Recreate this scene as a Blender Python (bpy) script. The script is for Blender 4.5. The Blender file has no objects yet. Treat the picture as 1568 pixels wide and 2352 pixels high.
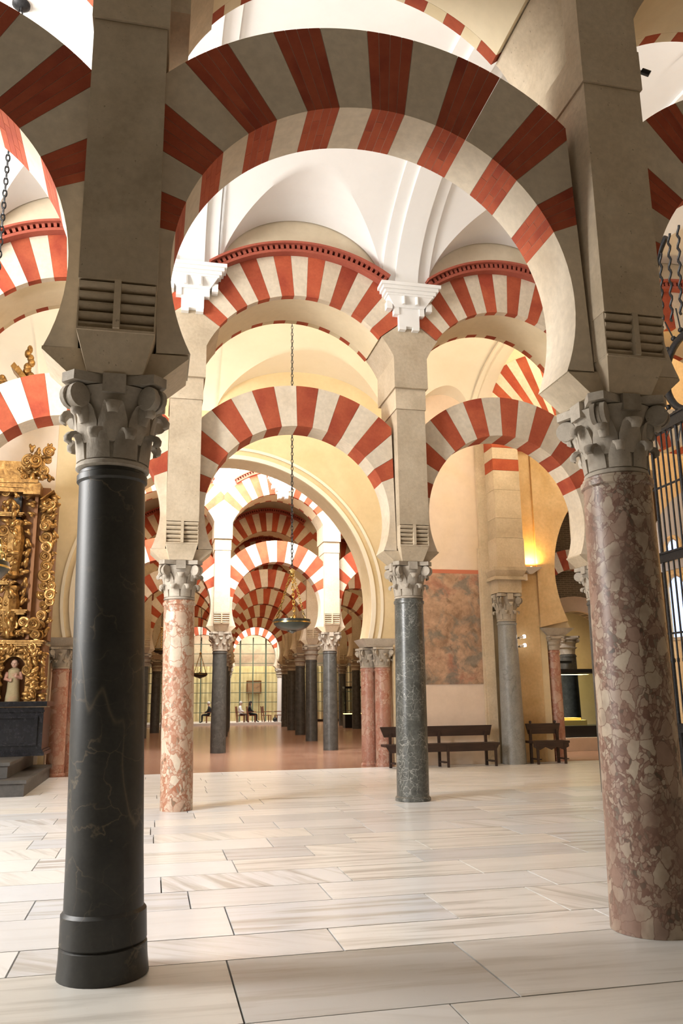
import bpy, bmesh, math, random
from mathutils import Vector, Matrix, Quaternion
R = math.radians
PI = math.pi
random.seed(11)
S = bpy.context.scene
COL = S.collection

# ------------------------------------------------------------------ camera
YAW, PIT, ROLL = R(12.8), math.atan(430 / 1894), 0.013
cf = Vector((math.sin(YAW) * math.cos(PIT), math.cos(YAW) * math.cos(PIT), math.sin(PIT)))
cr = Vector((math.cos(YAW), -math.sin(YAW), 0))
cu = cr.cross(cf)
cr2 = cr * math.cos(ROLL) - cu * math.sin(ROLL)
cu2 = cr * math.sin(ROLL) + cu * math.cos(ROLL)
cd = bpy.data.cameras.new('camera')
cd.sensor_fit = 'HORIZONTAL'
cd.sensor_width = 36
cd.lens = 36 * 1894 / 1568
cd.clip_end = 300
cam = bpy.data.objects.new('camera', cd)
COL.objects.link(cam)
m3 = Matrix((cr2, cu2, -cf)).transposed()
cam.matrix_world = Matrix.Translation((0, 0, 1.6)) @ m3.to_4x4()
S.camera = cam

# ------------------------------------------------------------------ world, lights, exposure
S.view_settings.view_transform = 'Standard'
S.view_settings.look = 'None'
S.view_settings.gamma = 1
S.view_settings.use_curve_mapping = False
S.view_settings.exposure = 0.0
S.cycles.use_denoising = True
S.cycles.max_bounces = 5
S.cycles.diffuse_bounces = 4
S.cycles.glossy_bounces = 2
S.cycles.use_adaptive_sampling = True
S.cycles.adaptive_threshold = 0.12
S.cycles.transmission_bounces = 5
S.cycles.sample_clamp_indirect = 6

w = bpy.data.worlds.new('world')
S.world = w
w.use_nodes = True
bg = w.node_tree.nodes['Background']
bg.inputs[0].default_value = (1.0, 0.80, 0.54, 1)
bg.inputs[1].default_value = 0.11


def area(name, loc, target, sx, sy, power, color):
    d = bpy.data.lights.new(name, 'AREA')
    d.shape = 'RECTANGLE'
    d.size, d.size_y = sx, sy
    d.energy = power
    d.color = color
    o = bpy.data.objects.new(name, d)
    COL.objects.link(o)
    o.location = loc
    o.rotation_euler = (Vector(target) - Vector(loc)).to_track_quat('-Z', 'Y').to_euler()
    return o


DAY = (1.0, 0.97, 0.92)
WARM = (1.0, 0.83, 0.58)
# daylight from the open west end of the first nave (left, out of frame)
area('west_window_light', (-8.6, 8.0, 5.4), (3, 12.0, 3.6), 3.8, 6.0, 2500, (1.0, 0.985, 0.965))
# cornice floods over the front arcade washing the white vault
for x in (-3.9, -0.2, 3.5, 7.2):
    area('cornice_flood', (x, 6.75, 8.35), (x, 9.3, 11.5), 1.2, 0.3, 30, (1.0, 0.96, 0.91))
# second nave: warm cornice floods
for x in (-1.5, 2.3, 6.0, 9.5):
    area('warm_cornice_flood', (x, 14.4, 8.2), (x, 17.5, 10.5), 1.2, 0.3, 110, WARM)
area('vault_fill_light', (2.4, 16.9, 9.9), (2.4, 16.4, 0), 5.0, 0.5, 130, WARM)  # added warm fill brightening the second arcade's intrados, no fixture hangs here
# third nave: skylight in front of the bright arcade
area('skylight', (2.5, 23.6, 9.3), (4.0, 27.0, 6.0), 6, 2.4, 1650, (1.0, 0.97, 0.93))
# deeper naves: dim warm lamps
for i, (x, y) in enumerate(((3.5, 30.3), (4, 36.4), (5, 42.5), (6, 48.8))):
    area('nave_lamp', (x, y, 8.9), (x, y, 0), 14, 1.6, 280, (1.0, 0.70, 0.38))
area('end_nave_light', (7.0, 55.2, 7.5), (7, 58.5, 2.0), 9, 1.5, 900, (1.0, 0.95, 0.88))
area('court_light', (7.0, 61.0, 6.5), (7.0, 63.0, 2.0), 9, 1.5, 600, (1.0, 0.85, 0.6))

# ------------------------------------------------------------------ mesh helpers


class MB:
    def __init__(self):
        self.v, self.f, self.m = [], [], []

    def add(self, vs, fs, m=0):
        o = len(self.v)
        self.v += [tuple(p) for p in vs]
        self.f += [tuple(i + o for i in q) for q in fs]
        self.m += [m] * len(fs)
        return self

    def frus(self, b, t, z0, z1, m=0):
        x0, x1, y0, y1 = b
        X0, X1, Y0, Y1 = t
        vs = [(x0, y0, z0), (x1, y0, z0), (x1, y1, z0), (x0, y1, z0), (X0, Y0, z1), (X1, Y0, z1), (X1, Y1, z1), (X0, Y1, z1)]
        return self.add(vs, [(3, 2, 1, 0), (4, 5, 6, 7), (0, 1, 5, 4), (1, 2, 6, 5), (2, 3, 7, 6), (3, 0, 4, 7)], m)

    def box(self, x0, x1, y0, y1, z0, z1, m=0):
        return self.frus((x0, x1, y0, y1), (x0, x1, y0, y1), z0, z1, m)

    def prism(self, poly, y0, y1, m=0):
        """polygon in xz extruded along y"""
        n = len(poly)
        a = sum(poly[i][0] * poly[(i + 1) % n][1] - poly[(i + 1) % n][0] * poly[i][1] for i in range(n))
        if a < 0:
            poly = poly[::-1]
        vs = [(x, y0, z) for x, z in poly] + [(x, y1, z) for x, z in poly]
        fs = [tuple(range(n)), tuple(range(2 * n - 1, n - 1, -1))]
        fs += [((i + 1) % n, i, n + i, n + (i + 1) % n) for i in range(n)]
        return self.add(vs, fs, m)

    def lathe(self, prof, n=24, c=(0, 0, 0), m=0, caps=True):
        vs, fs = [], []
        for r, z in prof:
            for k in range(n):
                a = 2 * PI * k / n
                vs.append((c[0] + r * math.cos(a), c[1] + r * math.sin(a), c[2] + z))
        for j in range(len(prof) - 1):
            for k in range(n):
                k2 = (k + 1) % n
                fs.append((j * n + k, j * n + k2, (j + 1) * n + k2, (j + 1) * n + k))
        if caps:
            fs.append(tuple(range(n - 1, -1, -1)))
            fs.append(tuple((len(prof) - 1) * n + k for k in range(n)))
        return self.add(vs, fs, m)

    def tube(self, path, r, n=8, m=0, closed=False):
        pts = [Vector(p) for p in path]
        rs = r if isinstance(r, (list, tuple)) else [r] * len(pts)
        vs, fs = [], []
        L = len(pts)
        prevx = None
        for i, p in enumerate(pts):
            if closed:
                t = pts[(i + 1) % L] - pts[i - 1]
            else:
                t = pts[min(i + 1, L - 1)] - pts[max(i - 1, 0)]
            t.normalize()
            up = Vector((0, 0, 1)) if abs(t.z) < 0.9 else Vector((0, 1, 0))
            x = t.cross(up) if prevx is None else prevx - t * prevx.dot(t)
            x.normalize()
            prevx = x
            y = t.cross(x)
            for k in range(n):
                a = 2 * PI * k / n
                vs.append(p + (x * math.cos(a) + y * math.sin(a)) * rs[i])
        for i in range(L if closed else L - 1):
            i2 = (i + 1) % L
            for k in range(n):
                k2 = (k + 1) % n
                fs.append((i * n + k, i * n + k2, i2 * n + k2, i2 * n + k))
        if not closed:
            fs.append(tuple(range(n - 1, -1, -1)))
            fs.append(tuple((L - 1) * n + k for k in range(n)))
        return self.add(vs, fs, m)

    def ball(self, c, rx, ry=None, rz=None, n=8, k=5, m=0):
        ry = ry or rx
        rz = rz or rx
        vs, fs = [(c[0], c[1], c[2] - rz)], []
        for j in range(1, k):
            ph = -PI / 2 + PI * j / k
            for i in range(n):
                a = 2 * PI * i / n
                vs.append((c[0] + rx * math.cos(ph) * math.cos(a), c[1] + ry * math.cos(ph) * math.sin(a), c[2] + rz * math.sin(ph)))
        vs.append((c[0], c[1], c[2] + rz))
        for i in range(n):
            fs.append((0, 1 + (i + 1) % n, 1 + i))
        for j in range(k - 2):
            for i in range(n):
                a = 1 + j * n
                fs.append((a + i, a + (i + 1) % n, a + n + (i + 1) % n, a + n + i))
        t = len(vs) - 1
        for i in range(n):
            fs.append((t, t - n + i, t - n + (i + 1) % n))
        return self.add(vs, fs, m)

    def mesh(self, name, mats, smooth=None, doubles=False):
        me = bpy.data.meshes.new(name)
        me.from_pydata(self.v, [], self.f)
        me.update()
        bm = bmesh.new()
        bm.from_mesh(me)
        if doubles:
            bmesh.ops.remove_doubles(bm, verts=bm.verts, dist=1e-4)
        bmesh.ops.recalc_face_normals(bm, faces=bm.faces)
        bm.to_mesh(me)
        bm.free()
        for q in (mats if isinstance(mats, (list, tuple)) else [mats]):
            me.materials.append(q)
        if any(self.m) and len(me.polygons) == len(self.m):
            me.polygons.foreach_set('material_index', self.m)
        if smooth:
            me.polygons.foreach_set('use_smooth', [True] * len(me.polygons))
            me.set_sharp_from_angle(angle=R(smooth))
        return me


def obj(name, me, parent=None, loc=(0, 0, 0), rot=(0, 0, 0), sc=(1, 1, 1)):
    o = bpy.data.objects.new(name, me)
    COL.objects.link(o)
    o.location, o.rotation_euler, o.scale = loc, rot, sc
    o.parent = parent
    return o


def thing(name, label, cat, loc=(0, 0, 0), rot=(0, 0, 0), group=None, sc=(1, 1, 1)):
    return tag(obj(name, None, None, loc, rot, sc), label, cat, group)


def tag(o, label, cat, group=None):
    o['label'] = label
    o['category'] = cat
    if group:
        o['group'] = group
    return o


def struct(o):
    o['kind'] = 'structure'
    return o


def stuff(o):
    o['kind'] = 'stuff'
    return o


ORD = ['first', 'second', 'third', 'fourth', 'fifth', 'sixth', 'seventh', 'eighth', 'ninth']

# ------------------------------------------------------------------ materials


class NT:
    def __init__(self, name):
        self.mat = bpy.data.materials.new(name)
        self.mat.use_nodes = True
        self.t = self.mat.node_tree
        self.b = self.t.nodes['Principled BSDF']
        self._v = None

    def n(self, kind, **kw):
        q = self.t.nodes.new(kind)
        for k, v in kw.items():
            if k.startswith('i_'):
                key = k[2:]
                key = int(key) if key.isdigit() else key
                self.set(q.inputs[key], v)
            else:
                setattr(q, k, v)
        return q

    def set(self, s, v):
        if isinstance(v, bpy.types.NodeSocket):
            self.t.links.new(v, s)
        elif isinstance(v, (tuple, list)) and len(v) == 3 and s.type == 'RGBA':
            s.default_value = (*v, 1)
        else:
            s.default_value = v

    def vec(self, rnd=True, scale=(1, 1, 1), rot=(0, 0, 0)):
        tc = self.n('ShaderNodeTexCoord')
        out = tc.outputs['Object']
        if rnd:
            oi = self.n('ShaderNodeObjectInfo')
            mu = self.n('ShaderNodeMath', operation='MULTIPLY', i_0=oi.outputs['Random'], i_1=53.0)
            ad = self.n('ShaderNodeVectorMath', operation='ADD', i_0=out, i_1=mu.outputs[0])
            out = ad.outputs[0]
        mp = self.n('ShaderNodeMapping')
        self.set(mp.inputs['Vector'], out)
        mp.inputs['Scale'].default_value = scale
        mp.inputs['Rotation'].default_value = rot
        return mp.outputs[0]

    def noise(self, v, scale, detail=4, rough=0.55, dist=0.0):
        q = self.n('ShaderNodeTexNoise', i_Vector=v, i_Scale=scale, i_Detail=detail, i_Roughness=rough, i_Distortion=dist)
        return q.outputs['Fac']

    def vor(self, v, scale, feature='F1', out='Distance', rand=1.0):
        q = self.n('ShaderNodeTexVoronoi', i_Vector=v, i_Scale=scale, i_Randomness=rand)
        q.feature = feature
        return q.outputs[out]

    def ramp(self, fac, stops):
        q = self.n('ShaderNodeValToRGB', i_Fac=fac)
        e = q.color_ramp.elements
        while len(e) < len(stops):
            e.new(0.5)
        for a, (p, c) in zip(e, stops):
            a.position = p
            a.color = (*c, 1) if len(c) == 3 else c
        return q.outputs['Color']

    def mix(self, fac, a, b, mode='MIX'):
        q = self.n('ShaderNodeMix', data_type='RGBA', blend_type=mode)
        self.set(q.inputs[0], fac)
        self.set(q.inputs[6], a)
        self.set(q.inputs[7], b)
        return q.outputs[2]

    def math(self, op, a, b=0.0):
        return self.n('ShaderNodeMath', operation=op, i_0=a, i_1=b).outputs[0]

    def objrand(self):
        return self.n('ShaderNodeObjectInfo').outputs['Random']

    def out(self, color, rough=0.8, bump=None, bstr=0.3, bdist=0.01, spec=0.5, metal=0.0):
        self.set(self.b.inputs['Base Color'], color)
        self.set(self.b.inputs['Roughness'], rough)
        self.b.inputs['Specular IOR Level'].default_value = spec
        self.b.inputs['Metallic'].default_value = metal
        if bump is not None:
            q = self.n('ShaderNodeBump', i_Height=bump, i_Strength=bstr, i_Distance=bdist)
            self.set(self.b.inputs['Normal'], q.outputs[0])
        return self.mat


def g(v):
    return (v, v, v)


def stone(name, c1, c2, c3=None, scale=2.2, var=0.10, rough=0.88, bstr=0.35, spots=True, grain=0.35):
    t = NT(name)
    v = t.vec()
    n1 = t.noise(v, scale, 5, 0.6)
    n2 = t.noise(v, scale * 9, 4, 0.6)
    c = t.ramp(n1, [(0.3, c1), (0.7, c2)])
    if c3:
        n3 = t.noise(v, scale * 0.45, 3, 0.5, 0.6)
        c = t.mix(t.ramp(n3, [(0.52, g(0)), (0.68, g(1))]), c, c3)
    c = t.mix(grain, c, t.ramp(n2, [(0.3, g(0.55)), (0.7, g(1.0))]), 'MULTIPLY')
    if spots:
        n4 = t.noise(v, scale * 16, 2, 0.5)
        c = t.mix(t.ramp(n4, [(0.70, g(0)), (0.76, g(0.6))]), c, tuple(q * 0.35 for q in c1))
    r = t.objrand()
    k = t.math('ADD', t.math('MULTIPLY', r, var * 2), 1 - var)
    c = t.mix(1.0, c, k, 'MULTIPLY')
    return t.out(c, rough, n2, bstr, 0.012, 0.3)


M = {}
M['stone'] = stone('limestone', (0.53, 0.425, 0.295), (0.63, 0.525, 0.385), (0.47, 0.38, 0.265))
M['capital'] = stone('carved_stone', (0.40, 0.35, 0.285), (0.52, 0.46, 0.38), (0.30, 0.255, 0.20), scale=3.5)
M['vwhite'] = stone('pale_voussoir_stone', (0.66, 0.56, 0.425), (0.75, 0.65, 0.51), (0.60, 0.49, 0.355), scale=1.6, var=0.07, spots=False, bstr=0.2)
M['vred'] = stone('red_brick_voussoir', (0.37, 0.070, 0.032), (0.48, 0.112, 0.050), (0.32, 0.056, 0.028), scale=3, var=0.16, bstr=0.25, spots=False)
M['brick'] = stone('red_brick', (0.39, 0.075, 0.034), (0.49, 0.115, 0.052), (0.33, 0.060, 0.030), scale=4, var=0.05, bstr=0.2, spots=False, grain=0.2)
M['mortar'] = stone('lime_mortar', (0.52, 0.40, 0.30), (0.60, 0.48, 0.38), scale=6, spots=False)
M['white'] = stone('white_plaster', (0.80, 0.78, 0.745), (0.85, 0.835, 0.80), scale=0.8, var=0.01, bstr=0.05, spots=False, grain=0.04)
M['cream'] = stone('cream_plaster', (0.80, 0.73, 0.60), (0.85, 0.79, 0.67), scale=0.8, var=0.01, bstr=0.05, spots=False, grain=0.04)
M['ochre'] = stone('ochre_plaster', (0.66, 0.54, 0.34), (0.74, 0.62, 0.42), (0.60, 0.48, 0.29), scale=1.0, var=0.03, bstr=0.1, spots=False, grain=0.15)
M['salmon'] = stone('salmon_plaster', (0.70, 0.56, 0.45), (0.78, 0.65, 0.54), (0.72, 0.56, 0.38), scale=0.7, var=0.02, bstr=0.08, spots=False, grain=0.15)
M['orange'] = stone('weathered_orange_plaster', (0.60, 0.42, 0.22), (0.72, 0.54, 0.32), (0.56, 0.38, 0.18), scale=1.4, var=0.02, bstr=0.3, spots=False)
M['sand'] = stone('sand_plaster', (0.60, 0.51, 0.37), (0.70, 0.61, 0.46), (0.55, 0.46, 0.32), scale=1.1, var=0.03, bstr=0.1, spots=False, grain=0.15)
M['soffit'] = stone('ochre_soffit_plaster', (0.70, 0.58, 0.38), (0.77, 0.66, 0.46), (0.65, 0.53, 0.33), scale=1.1, var=0.03, bstr=0.1, spots=False, grain=0.12)
M['dentil'] = stone('painted_red_cornice', (0.34, 0.080, 0.050), (0.40, 0.105, 0.065), scale=3, var=0.04, bstr=0.1, spots=False)


def breccia(name, cream, pink, matrix, dark, sc=1.0, mottle=0.5):
    t = NT(name)
    v = t.vec(scale=(1, 1, 0.75))
    wob = t.n('ShaderNodeTexNoise', i_Vector=v, i_Scale=6.0 * sc, i_Detail=3.0).outputs['Color']
    off = t.n('ShaderNodeVectorMath', operation='SCALE', i_0=wob, i_3=0.16 / sc).outputs[0]
    vv = t.n('ShaderNodeVectorMath', operation='ADD', i_0=v, i_1=off).outputs[0]
    e1 = t.vor(vv, 7.5 * sc, 'DISTANCE_TO_EDGE')
    c1 = t.vor(vv, 7.5 * sc, 'F1', 'Color')
    sep = t.n('ShaderNodeSeparateColor', i_0=c1)
    e2 = t.vor(vv, 22 * sc, 'DISTANCE_TO_EDGE')
    c2 = t.vor(vv, 22 * sc, 'F1', 'Color')
    sep2 = t.n('ShaderNodeSeparateColor', i_0=c2)
    big = t.ramp(sep.outputs[0], [(0.0, pink), (0.35, cream), (0.8, cream), (1.0, pink)])
    big = t.mix(t.ramp(e1, [(0.008, g(0.9)), (0.05, g(0))]), big, matrix)
    small = t.ramp(sep2.outputs[1], [(0.0, matrix), (0.4, pink), (0.75, cream), (1.0, dark)])
    small = t.mix(t.ramp(e2, [(0.02, g(0.9)), (0.12, g(0))]), small, matrix)
    pick = t.ramp(sep.outputs[2], [(0.36, g(0)), (0.40, g(1))])
    c = t.mix(pick, big, small)
    n = t.noise(v, 2.2, 4, 0.6, 0.4)
    c = t.mix(t.ramp(n, [(0.44, g(0)), (0.66, g(mottle))]), c, t.mix(0.5, matrix, pink))
    n2 = t.noise(v, 30, 3)
    c = t.mix(0.3, c, t.ramp(n2, [(0.3, g(0.6)), (0.7, g(1))]), 'MULTIPLY')
    nl = t.noise(v, 3.5, 3, 0.5)
    c = t.mix(t.ramp(nl, [(0.60, g(0)), (0.75, g(0.5))]), c, dark)
    return t.out(c, 0.40, n2, 0.1, 0.004, 0.4)


M['breccia_rose'] = breccia('rose_breccia_marble', (0.64, 0.54, 0.42), (0.56, 0.38, 0.275), (0.38, 0.155, 0.085), (0.20, 0.125, 0.075), 1.0, 0.30)
M['breccia_brown'] = breccia('brown_breccia_marble', (0.45, 0.365, 0.275), (0.31, 0.20, 0.15), (0.165, 0.085, 0.06), (0.095, 0.068, 0.048), 1.5, 0.85)
M['pink_marble'] = breccia('pink_marble', (0.52, 0.36, 0.28), (0.46, 0.25, 0.19), (0.36, 0.15, 0.10), (0.36, 0.22, 0.16), 0.7, 0.8)


def veined(name, base, base2, vein, sc, width, amount, rough=0.3, net=False):
    t = NT(name)
    v = t.vec()
    n1 = t.noise(v, 5 * sc, 6, 0.7)
    c = t.ramp(n1, [(0.3, base), (0.7, base2)])
    if net:
        wob = t.n('ShaderNodeTexNoise', i_Vector=v, i_Scale=5.0, i_Detail=4.0).outputs['Color']
        off = t.n('ShaderNodeVectorMath', operation='SCALE', i_0=wob, i_3=0.3).outputs[0]
        vv = t.n('ShaderNodeVectorMath', operation='ADD', i_0=v, i_1=off).outputs[0]
        e = t.vor(vv, 6 * sc, 'DISTANCE_TO_EDGE')
        mask = t.ramp(e, [(0.0, g(1)), (width, g(0))])
        m2 = t.noise(v, 3, 3)
        mask = t.mix(1.0, mask, t.ramp(m2, [(0.40, g(0)), (0.62, g(1))]), 'MULTIPLY')
        c = t.mix(mask, c, vein)
    v2 = t.vec(scale=(1.6, 1.6, 0.7), rot=(0.5, 0.6, 0.2))
    n2 = t.noise(v2, 0.9 * sc, 3, 0.5, 0.35)
    a = t.math('ABSOLUTE', t.math('SUBTRACT', n2, 0.5))
    mask = t.ramp(a, [(0.0, g(amount)), (max(width * 0.11, 0.005), g(0))])
    m3 = t.noise(v, 1.7, 2)
    mask = t.mix(1.0, mask, t.ramp(m3, [(0.38, g(0)), (0.6, g(1))]), 'MULTIPLY')
    c = t.mix(mask, c, vein)
    n5 = t.noise(v, 45, 2)
    c = t.mix(0.35, c, t.ramp(n5, [(0.35, g(0.5)), (0.65, g(1))]), 'MULTIPLY')
    return t.out(c, rough, n1, 0.08, 0.004, 0.5)


M['black'] = veined('black_marble', (0.016, 0.0155, 0.013), (0.042, 0.039, 0.032), (0.125, 0.098, 0.062), 0.55, 0.022, 0.8, 0.46, True)
M['green'] = veined('grey_green_marble', (0.055, 0.057, 0.049), (0.145, 0.146, 0.132), (0.42, 0.41, 0.37), 1.7, 0.05, 0.7, 0.3, True)
M['greydark'] = veined('dark_grey_marble', (0.050, 0.050, 0.046), (0.115, 0.114, 0.106), (0.27, 0.265, 0.25), 1.3, 0.05, 0.6, 0.35)
M['greylight'] = veined('pale_grey_marble', (0.22, 0.225, 0.22), (0.34, 0.34, 0.33), (0.12, 0.12, 0.12), 1.3, 0.09, 0.6, 0.4)


def marble_floor(name, tone, rough):
    t = NT(name)
    oi = t.objrand()
    tc = t.n('ShaderNodeTexCoord').outputs['Object']
    rot = t.n('ShaderNodeVectorRotate', rotation_type='Z_AXIS', i_Vector=tc)
    ang = t.ramp(oi, [(0.0, g(0.0)), (0.62, g(0.02)), (0.66, g(0.55)), (0.82, g(0.45)), (0.86, g(0.0)), (1.0, g(0.03))])
    t.set(rot.inputs['Angle'], t.math('MULTIPLY', ang, 2.2))
    ad = t.n('ShaderNodeVectorMath', operation='ADD', i_0=rot.outputs[0], i_1=t.math('MULTIPLY', oi, 71.0)).outputs[0]
    mp = t.n('ShaderNodeMapping', i_Vector=ad)
    mp.inputs['Scale'].default_value = (0.45, 5.0, 1)
    n1 = t.noise(mp.outputs[0], 1.5, 5, 0.6, 0.3)
    n2 = t.noise(ad, 2.0, 4, 0.6)
    k = t.n('ShaderNodeSeparateColor', i_0=t.n('ShaderNodeTexWhiteNoise', noise_dimensions='1D', i_W=oi).outputs['Color'])
    base = t.ramp(k.outputs[0], [(0.0, tuple(q * 0.82 for q in tone)), (0.35, tone), (0.65, (tone[0] * 1.04, tone[1] * 1.01, tone[2] * 0.95)), (0.85, tuple(q * 1.03 for q in tone)), (1.0, (tone[0] * 0.85, tone[1] * 0.88, tone[2] * 0.92))])
    vm = t.math('MULTIPLY', k.outputs[1], 1.0)
    st = t.ramp(n1, [(0.48, g(0)), (0.66, g(1))])
    st = t.mix(1.0, st, vm, 'MULTIPLY')
    c = t.mix(st, base, tuple(a * b for a, b in zip(tone, (0.62, 0.58, 0.52))))
    c = t.mix(0.25, c, t.ramp(n2, [(0.3, g(0.75)), (0.7, g(1))]), 'MULTIPLY')
    n4 = t.noise(ad, 14, 3)
    c = t.mix(t.ramp(n4, [(0.70, g(0)), (0.80, g(0.35))]), c, (0.35, 0.30, 0.25))
    return t.out(c, rough, n2, 0.04, 0.003, 0.5)


M['floor'] = marble_floor('white_floor_marble', (0.785, 0.79, 0.795), 0.25)
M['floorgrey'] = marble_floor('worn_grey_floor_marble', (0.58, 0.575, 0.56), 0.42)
t = NT('grout')
M['grout'] = t.out((0.16, 0.13, 0.10), 0.9)

t = NT('red_floor_marble')
v = t.vec(rnd=False)
bk = t.n('ShaderNodeTexBrick', i_Vector=v, i_Scale=1.0)
bk.inputs['Color1'].default_value = (0.34, 0.175, 0.118, 1)
bk.inputs['Color2'].default_value = (0.43, 0.25, 0.175, 1)
bk.inputs['Mortar'].default_value = (0.32, 0.18, 0.12, 1)
bk.inputs['Mortar Size'].default_value = 0.008
bk.inputs['Brick Width'].default_value = 1.1
bk.inputs['Row Height'].default_value = 0.55
nn = t.noise(v, 3, 5)
M['redfloor'] = t.out(t.mix(0.5, bk.outputs[0], t.ramp(nn, [(0.3, g(0.6)), (0.7, g(1.0))]), 'MULTIPLY'), 0.22, nn, 0.03, 0.003)

t = NT('gilded_wood')
v = t.vec()
n1 = t.noise(v, 9, 4, 0.6)
M['gold'] = t.out(t.ramp(n1, [(0.3, (0.13, 0.062, 0.018)), (0.55, (0.38, 0.21, 0.065)), (0.8, (0.66, 0.42, 0.16))]), t.ramp(n1, [(0.3, g(0.5)), (0.7, g(0.3))]), n1, 0.4, 0.02, 0.5, 0.75)
t = NT('dark_gilded_ground')
M['goldark'] = t.out((0.20, 0.085, 0.028), 0.5, None, 0, 0, 0.5, 0.35)
t = NT('polished_brass')
M['brass'] = t.out((0.90, 0.66, 0.25), 0.22, None, 0, 0, 0.5, 1.0)
t = NT('dark_bronze')
M['bronze'] = t.out((0.055, 0.062, 0.052), 0.30, None, 0, 0, 0.6, 0.4)
t = NT('wrought_iron')
v = t.vec()
n1 = t.noise(v, 30, 3)
M['iron'] = t.out(t.ramp(n1, [(0.3, (0.016, 0.016, 0.017)), (0.7, (0.04, 0.04, 0.042))]), 0.45, n1, 0.2, 0.004, 0.5, 0.5)
t = NT('black_altar_marble')
v = t.vec()
n1 = t.noise(v, 14, 5, 0.7)
M['altar'] = t.out(t.ramp(n1, [(0.35, (0.006, 0.006, 0.007)), (0.62, (0.016, 0.015, 0.018)), (0.8, (0.07, 0.055, 0.055))]), 0.2)
M['step'] = stone('worn_grey_step_stone', (0.055, 0.050, 0.045), (0.10, 0.092, 0.083), scale=2, rough=0.5)
t = NT('dark_wood')
v = t.vec(scale=(1, 9, 9))
n1 = t.noise(v, 3, 4)
M['wood'] = t.out(t.ramp(n1, [(0.3, (0.022, 0.012, 0.010)), (0.7, (0.050, 0.026, 0.019))]), 0.4)
t = NT('chair_wood')
M['chairwood'] = t.out((0.20, 0.065, 0.030), 0.5)
t = NT('green_window_frame')
M['greenframe'] = t.out((0.10, 0.13, 0.085), 0.5)
t = NT('display_black')
M['dblack'] = t.out((0.012, 0.012, 0.012), 0.35)
t = NT('pale_stone_trim')
M['palestep'] = t.out((0.74, 0.70, 0.66), 0.5)
t = NT('glass')
t.b.inputs['Transmission Weight'].default_value = 1.0
t.b.inputs['IOR'].default_value = 1.05
M['glass'] = t.out((0.96, 0.99, 0.96), 0.0)


def plain(name, c, rough=0.7):
    return NT(name).out(c, rough)


def emis(name, c, s):
    t = NT(name)
    t.set(t.b.inputs['Emission Color'], c)
    t.b.inputs['Emission Strength'].default_value = s
    return t.out(c, 0.6)


# fresco: mottled remains of a painting
t = NT('faded_fresco')
v = t.vec(rnd=False)
n1 = t.noise(v, 1.1, 5, 0.6, 0.8)
n2 = t.noise(v, 2.3, 5, 0.62, 0.6)
n3 = t.noise(v, 7, 5, 0.7)
c = t.ramp(n1, [(0.30, (0.26, 0.15, 0.09)), (0.44, (0.50, 0.32, 0.21)), (0.56, (0.58, 0.38, 0.26)), (0.68, (0.46, 0.22, 0.15)), (0.8, (0.55, 0.40, 0.30))])
c = t.mix(t.ramp(n2, [(0.50, g(0)), (0.62, g(0.8))]), c, (0.23, 0.215, 0.18))
c = t.mix(t.ramp(n2, [(0.28, g(0.8)), (0.38, g(0))]), c, (0.42, 0.15, 0.10))
n9 = t.noise(v, 4.1, 4, 0.6, 0.3)
c = t.mix(t.ramp(n9, [(0.60, g(0)), (0.70, g(0.7))]), c, (0.20, 0.12, 0.07))
c = t.mix(0.8, c, t.ramp(n3, [(0.3, g(0.45)), (0.7, g(0.95))]), 'MULTIPLY')
M['fresco'] = t.out(c, 0.9, n3, 0.2, 0.01)

# ------------------------------------------------------------------ arcade templates
SP = 3.74
HALF = SP / 2
Z0 = 3.955         # springing of the lower arches
PZ = 4.03          # foot of the upper piers
LC, LR, LE = 4.57, 1.52, 2.24     # lower arch: centre height, intrados, extrados
UC, UR, UE = 6.63, 1.72, 2.47     # upper arch
PW = 0.255         # half pier width
AT = 0.25          # half thickness lower arch
UF, UB = -0.53, 0.57


def clip(poly, ax, lim, keep_less):
    out = []
    n = len(poly)
    ins = (lambda p: p[ax] <= lim) if keep_less else (lambda p: p[ax] >= lim)
    for i in range(n):
        a, b = poly[i], poly[(i + 1) % n]
        ia, ib = ins(a), ins(b)
        if ia:
            out.append(a)
        if ia != ib:
            k = (lim - a[ax]) / (b[ax] - a[ax])
            out.append((a[0] + (b[0] - a[0]) * k, a[1] + (b[1] - a[1]) * k))
    return out


def wedge(c, r0, r1, a0, a1, n=5, lim=None):
    p = [(r0 * math.cos(R(a0 + (a1 - a0) * i / n)), c + r0 * math.sin(R(a0 + (a1 - a0) * i / n))) for i in range(n + 1)]
    p += [(r1 * math.cos(R(a1 + (a0 - a1) * i / n)), c + r1 * math.sin(R(a1 + (a0 - a1) * i / n))) for i in range(n + 1)]
    if lim:
        p = clip(p, 0, lim, True)
        p = clip(p, 0, -lim, False)
    return p


LANG = [168.0 - 9.72 * i for i in range(16)]
UANG = [142.4 - 6.97 * i for i in range(16)]
LLIM = HALF - PW
CACHE = {}


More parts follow.
